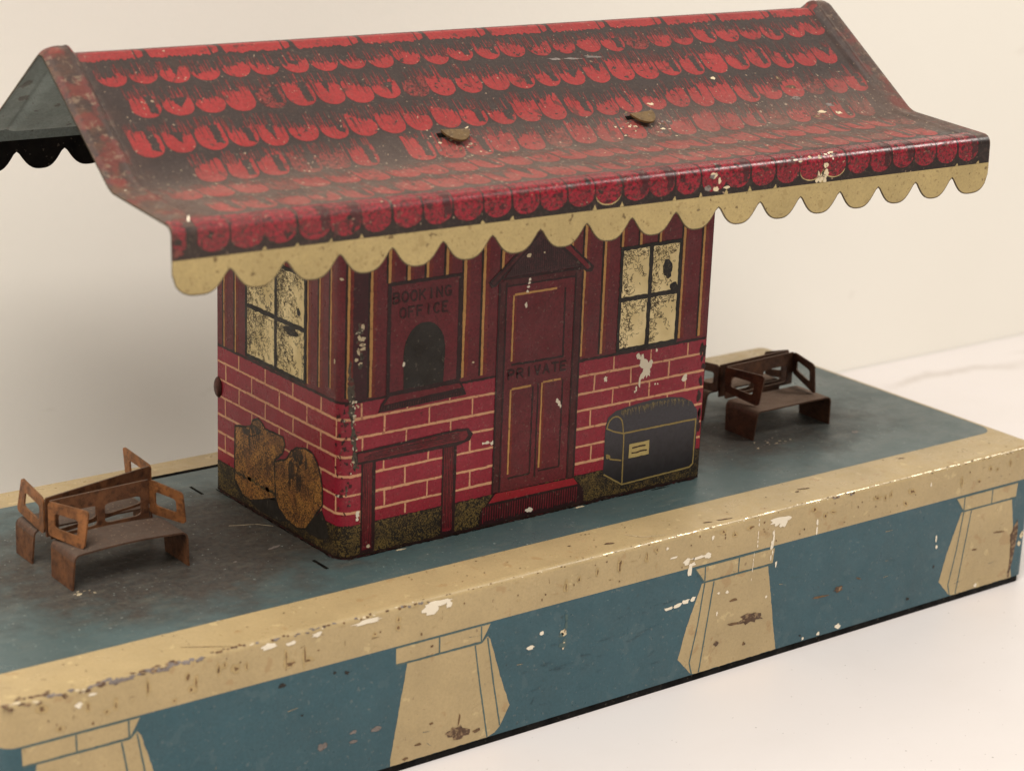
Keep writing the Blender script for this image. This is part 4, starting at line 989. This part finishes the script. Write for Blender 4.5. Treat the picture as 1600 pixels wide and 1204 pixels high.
def make_bench(label, loc, xl, xr, fy, hs, back, armL, armR, mats, sag=0., openings=((.08, .47), (.545, .92))):
    """fy: y of the seat front edge and of its back edge; back: (left x,y), (right x,y) of the backrest foot; arm*: ((front x,y,z low),(front x,y,z high), low z at the back)"""
    b = thing('tin_bench', label, 'toy bench', loc, 'rusty tin benches on the platform')
    y0, y1 = fy; seat, leg, arm, bk_ = mats
    sgn = 1 if y1 > y0 else -1
    # seat plate with rounded bends, running into the legs
    bm = bmesh.new(); rr = 1.7; zt = H + hs; prof_ = []
    for i in range(6): a = math.radians(180 - 90 * i / 5); prof_.append((xl + rr + rr * math.cos(a), zt - rr + rr * math.sin(a)))
    for i in range(1, 8): prof_.append((xl + rr + (xr - xl - 2 * rr) * i / 8, zt + sag * math.sin(math.pi * i / 8)))
    for i in range(6): a = math.radians(90 - 90 * i / 5); prof_.append((xr - rr + rr * math.cos(a), zt - rr + rr * math.sin(a)))
    rings = []
    for yy, sk in ((y0, 0.), ((y0 + y1) / 2, 0), (y1, 0)):
        o_ = [bm.verts.new((x, yy, z)) for x, z in prof_]
        cx_ = (xl + xr) / 2; i_ = []
        for k, (x, z) in enumerate(prof_):
            pa, pb = prof_[max(0, k - 1)], prof_[min(len(prof_) - 1, k + 1)]; t_ = Vector((pb[0] - pa[0], pb[1] - pa[1])).normalized(); i_.append(bm.verts.new((x + t_.y * T, yy, z - t_.x * T)))
        rings.append((o_, i_))
    for (o1, i1), (o2, i2) in zip(rings, rings[1:]):
        for k in range(len(prof_) - 1): bm.faces.new((o1[k], o1[k + 1], o2[k + 1], o2[k])); bm.faces.new((i1[k + 1], i1[k], i2[k], i2[k + 1]))
    for o_, i_ in (rings[0], rings[-1]):
        for k in range(len(prof_) - 1): bm.faces.new((o_[k], i_[k], i_[k + 1], o_[k + 1]))
    bmesh.ops.recalc_face_normals(bm, faces=bm.faces[:])
    from_bm('seat', bm, [seat], b, True, 50)
    for x, tw in ((xl, .6), (xr, .3)):
        bm = bmesh.new(); xi = x + T if x == xl else x - T
        zl = zt - rr - .01
        vs_ = [(x, y0, zl), (x, y1, zl), (x + (-.3 if x == xl else .4), y1 - sgn * tw, H + .08), (x + (-.3 if x == xl else .4), y0 + sgn * tw, H + .08)]
        solid(bm, [Vector(v) + Vector(((T / 2) if x == xl else -T / 2, 0, 0)) for v in vs_], T, nrm=(1, 0, 0))
        bmesh.ops.recalc_face_normals(bm, faces=bm.faces[:])
        from_bm('leg', bm, [leg], b)
    # backrest with cut-outs
    (bx0, by0), (bx1, by1) = back; zb0, zb1 = H + hs - .3, H + 17.
    def strip(p00, p10, p01, p11, ops, name, mat, seg=1):
        bm = bmesh.new(); us = [0.]
        n_ = (Vector(p10) - Vector(p00)).cross(Vector(p01) - Vector(p00)).normalized()
        cuts = sorted(ops); edges = [0.]
        for k in range(len(cuts) - 1): edges.append((cuts[k][1] + cuts[k + 1][0]) / 2)
        edges.append(1.)
        for k, (u0, u1, v0, v1) in enumerate(cuts):
            e0, e1 = edges[k] + (.0005 if k else 0), edges[k + 1]
            solid(bm, roundq(p00, p10, p01, p11, e0, e1, 0, 1, .02 if len(cuts) > 1 else .10), T, roundq(p00, p10, p01, p11, u0, u1, v0, v1, .16), n_)
        bmesh.ops.recalc_face_normals(bm, faces=bm.faces[:])
        return from_bm(name, bm, [mat], b)
    strip((bx0, by0, zb0), (bx1, by1, zb0), (bx0, by0, zb1), (bx1, by1, zb1), [(u0, u1, .10, .62) for u0, u1 in openings], 'backrest', bk_)
    for (bx, by), (fx_, fy_, z0_, z1_, zlow) in (((bx0, by0), armL), ((bx1, by1), armR)):
        dx_ = .35 if fx_ > (xl + xr) / 2 else -.35
        lx_, ly_ = (1.0, -.6) if dx_ < 0 else (-.5, .5)
        strip((bx + dx_, by, H + zlow), (fx_, fy_, H + z0_), (bx + dx_, by, zb1), (fx_ + lx_, fy_ + ly_, H + z1_ + .3), [(.17, .78, .28, .70)], 'armrest', arm)
    return b
L_M = ('bench_seat', 'bench_rust', 'bench_arm', 'bench_rust'); D_M = ('bench_dark', 'bench_dark', 'bench_dark', 'bench_dark')
make_bench('rusty orange tin bench left of the house, its seat facing the front edge', (-100, 48, H), -113.6, -86.0, (43.0, 54.2), 8.4,
           ((-113.2, 55.0), (-88.8, 56.2)), (-110.2, 44.8, 8.4, 16.9, 9.2), (-84.6, 46.6, 8.6, 15.6, 9.0), L_M, .5)
make_bench('rusty orange tin bench left of the house, turned to face the backdrop wall', (-100, 66, H), -114.2, -85.0, (70.8, 61.6), 8.2,
           ((-113.3, 57.0), (-84.4, 64.0)), (-113.2, 71.6, 9.6, 17., 8.6), (-83.2, 77.5, 9.2, 17.2, 10.), L_M)
make_bench('dark brown tin bench right of the house with its seat facing the front edge', (98, 48, H), 84.0, 111.8, (41.4, 53.6), 8.2,
           ((85.2, 55.4), (111.2, 56.6)), (87.3, 44.4, 8.3, 16.6, 10.2), (108.6, 44.6, 8.3, 16.4, 11.), D_M)
make_bench('dark brown tin bench right of the house, mostly hidden and turned to the back wall', (98, 64, H), 84.0, 111.6, (71.0, 61.4), 8.2,
           ((84.6, 57.4), (111.4, 59.0)), (84.0, 69, 8.2, 15.4, 9.4), (113.4, 69, 6.6, 13.2, 8.4), D_M)

# ------------------------------------------------------------------ camera
cam = bpy.data.cameras.new('camera'); co = bpy.data.objects.new('camera', cam); COL.objects.link(co)
co.location = (-.302926, -.352120, .222911); co.rotation_euler = [math.radians(v) for v in (72.7299, -2.12147, -37.0484)]
cam.sensor_fit = 'HORIZONTAL'; cam.sensor_width = 36.; cam.lens = 3380.5 / 1600 * 36
cam.clip_start = .02; cam.clip_end = 10.
cam.dof.use_dof = True; cam.dof.focus_distance = .515; cam.dof.aperture_fstop = 24.
SC.camera = co

# ------------------------------------------------------------------ light: warm room lamps
def lamp(name, loc, target, size, power, col):
    l = bpy.data.lights.new(name, 'AREA'); l.shape = 'DISK'; l.size = size; l.energy = power; l.color = col
    o = bpy.data.objects.new(name, l); COL.objects.link(o); o.location = loc
    o.rotation_euler = (Vector(target) - Vector(loc)).to_track_quat('-Z', 'Y').to_euler()
    return o
WARM = (1., .95, .885)
lamp('desk_lamp', (.82, -.42, .85), (0, .05, .05), .32, 5.4, WARM)
lamp('ceiling_lamp', (-.50, -.34, .98), (-.05, .1, .03), .55, 10.4, WARM)
wd = bpy.data.worlds.new('World'); SC.world = wd; wd.use_nodes = True
wd.node_tree.nodes['Background'].inputs[0].default_value = (1., .95, .89, 1); wd.node_tree.nodes['Background'].inputs[1].default_value = .22
SC.view_settings.view_transform = 'Standard'; SC.view_settings.look = 'None'; SC.view_settings.exposure = .11; SC.view_settings.gamma = 1.
SC.view_settings.use_curve_mapping = False
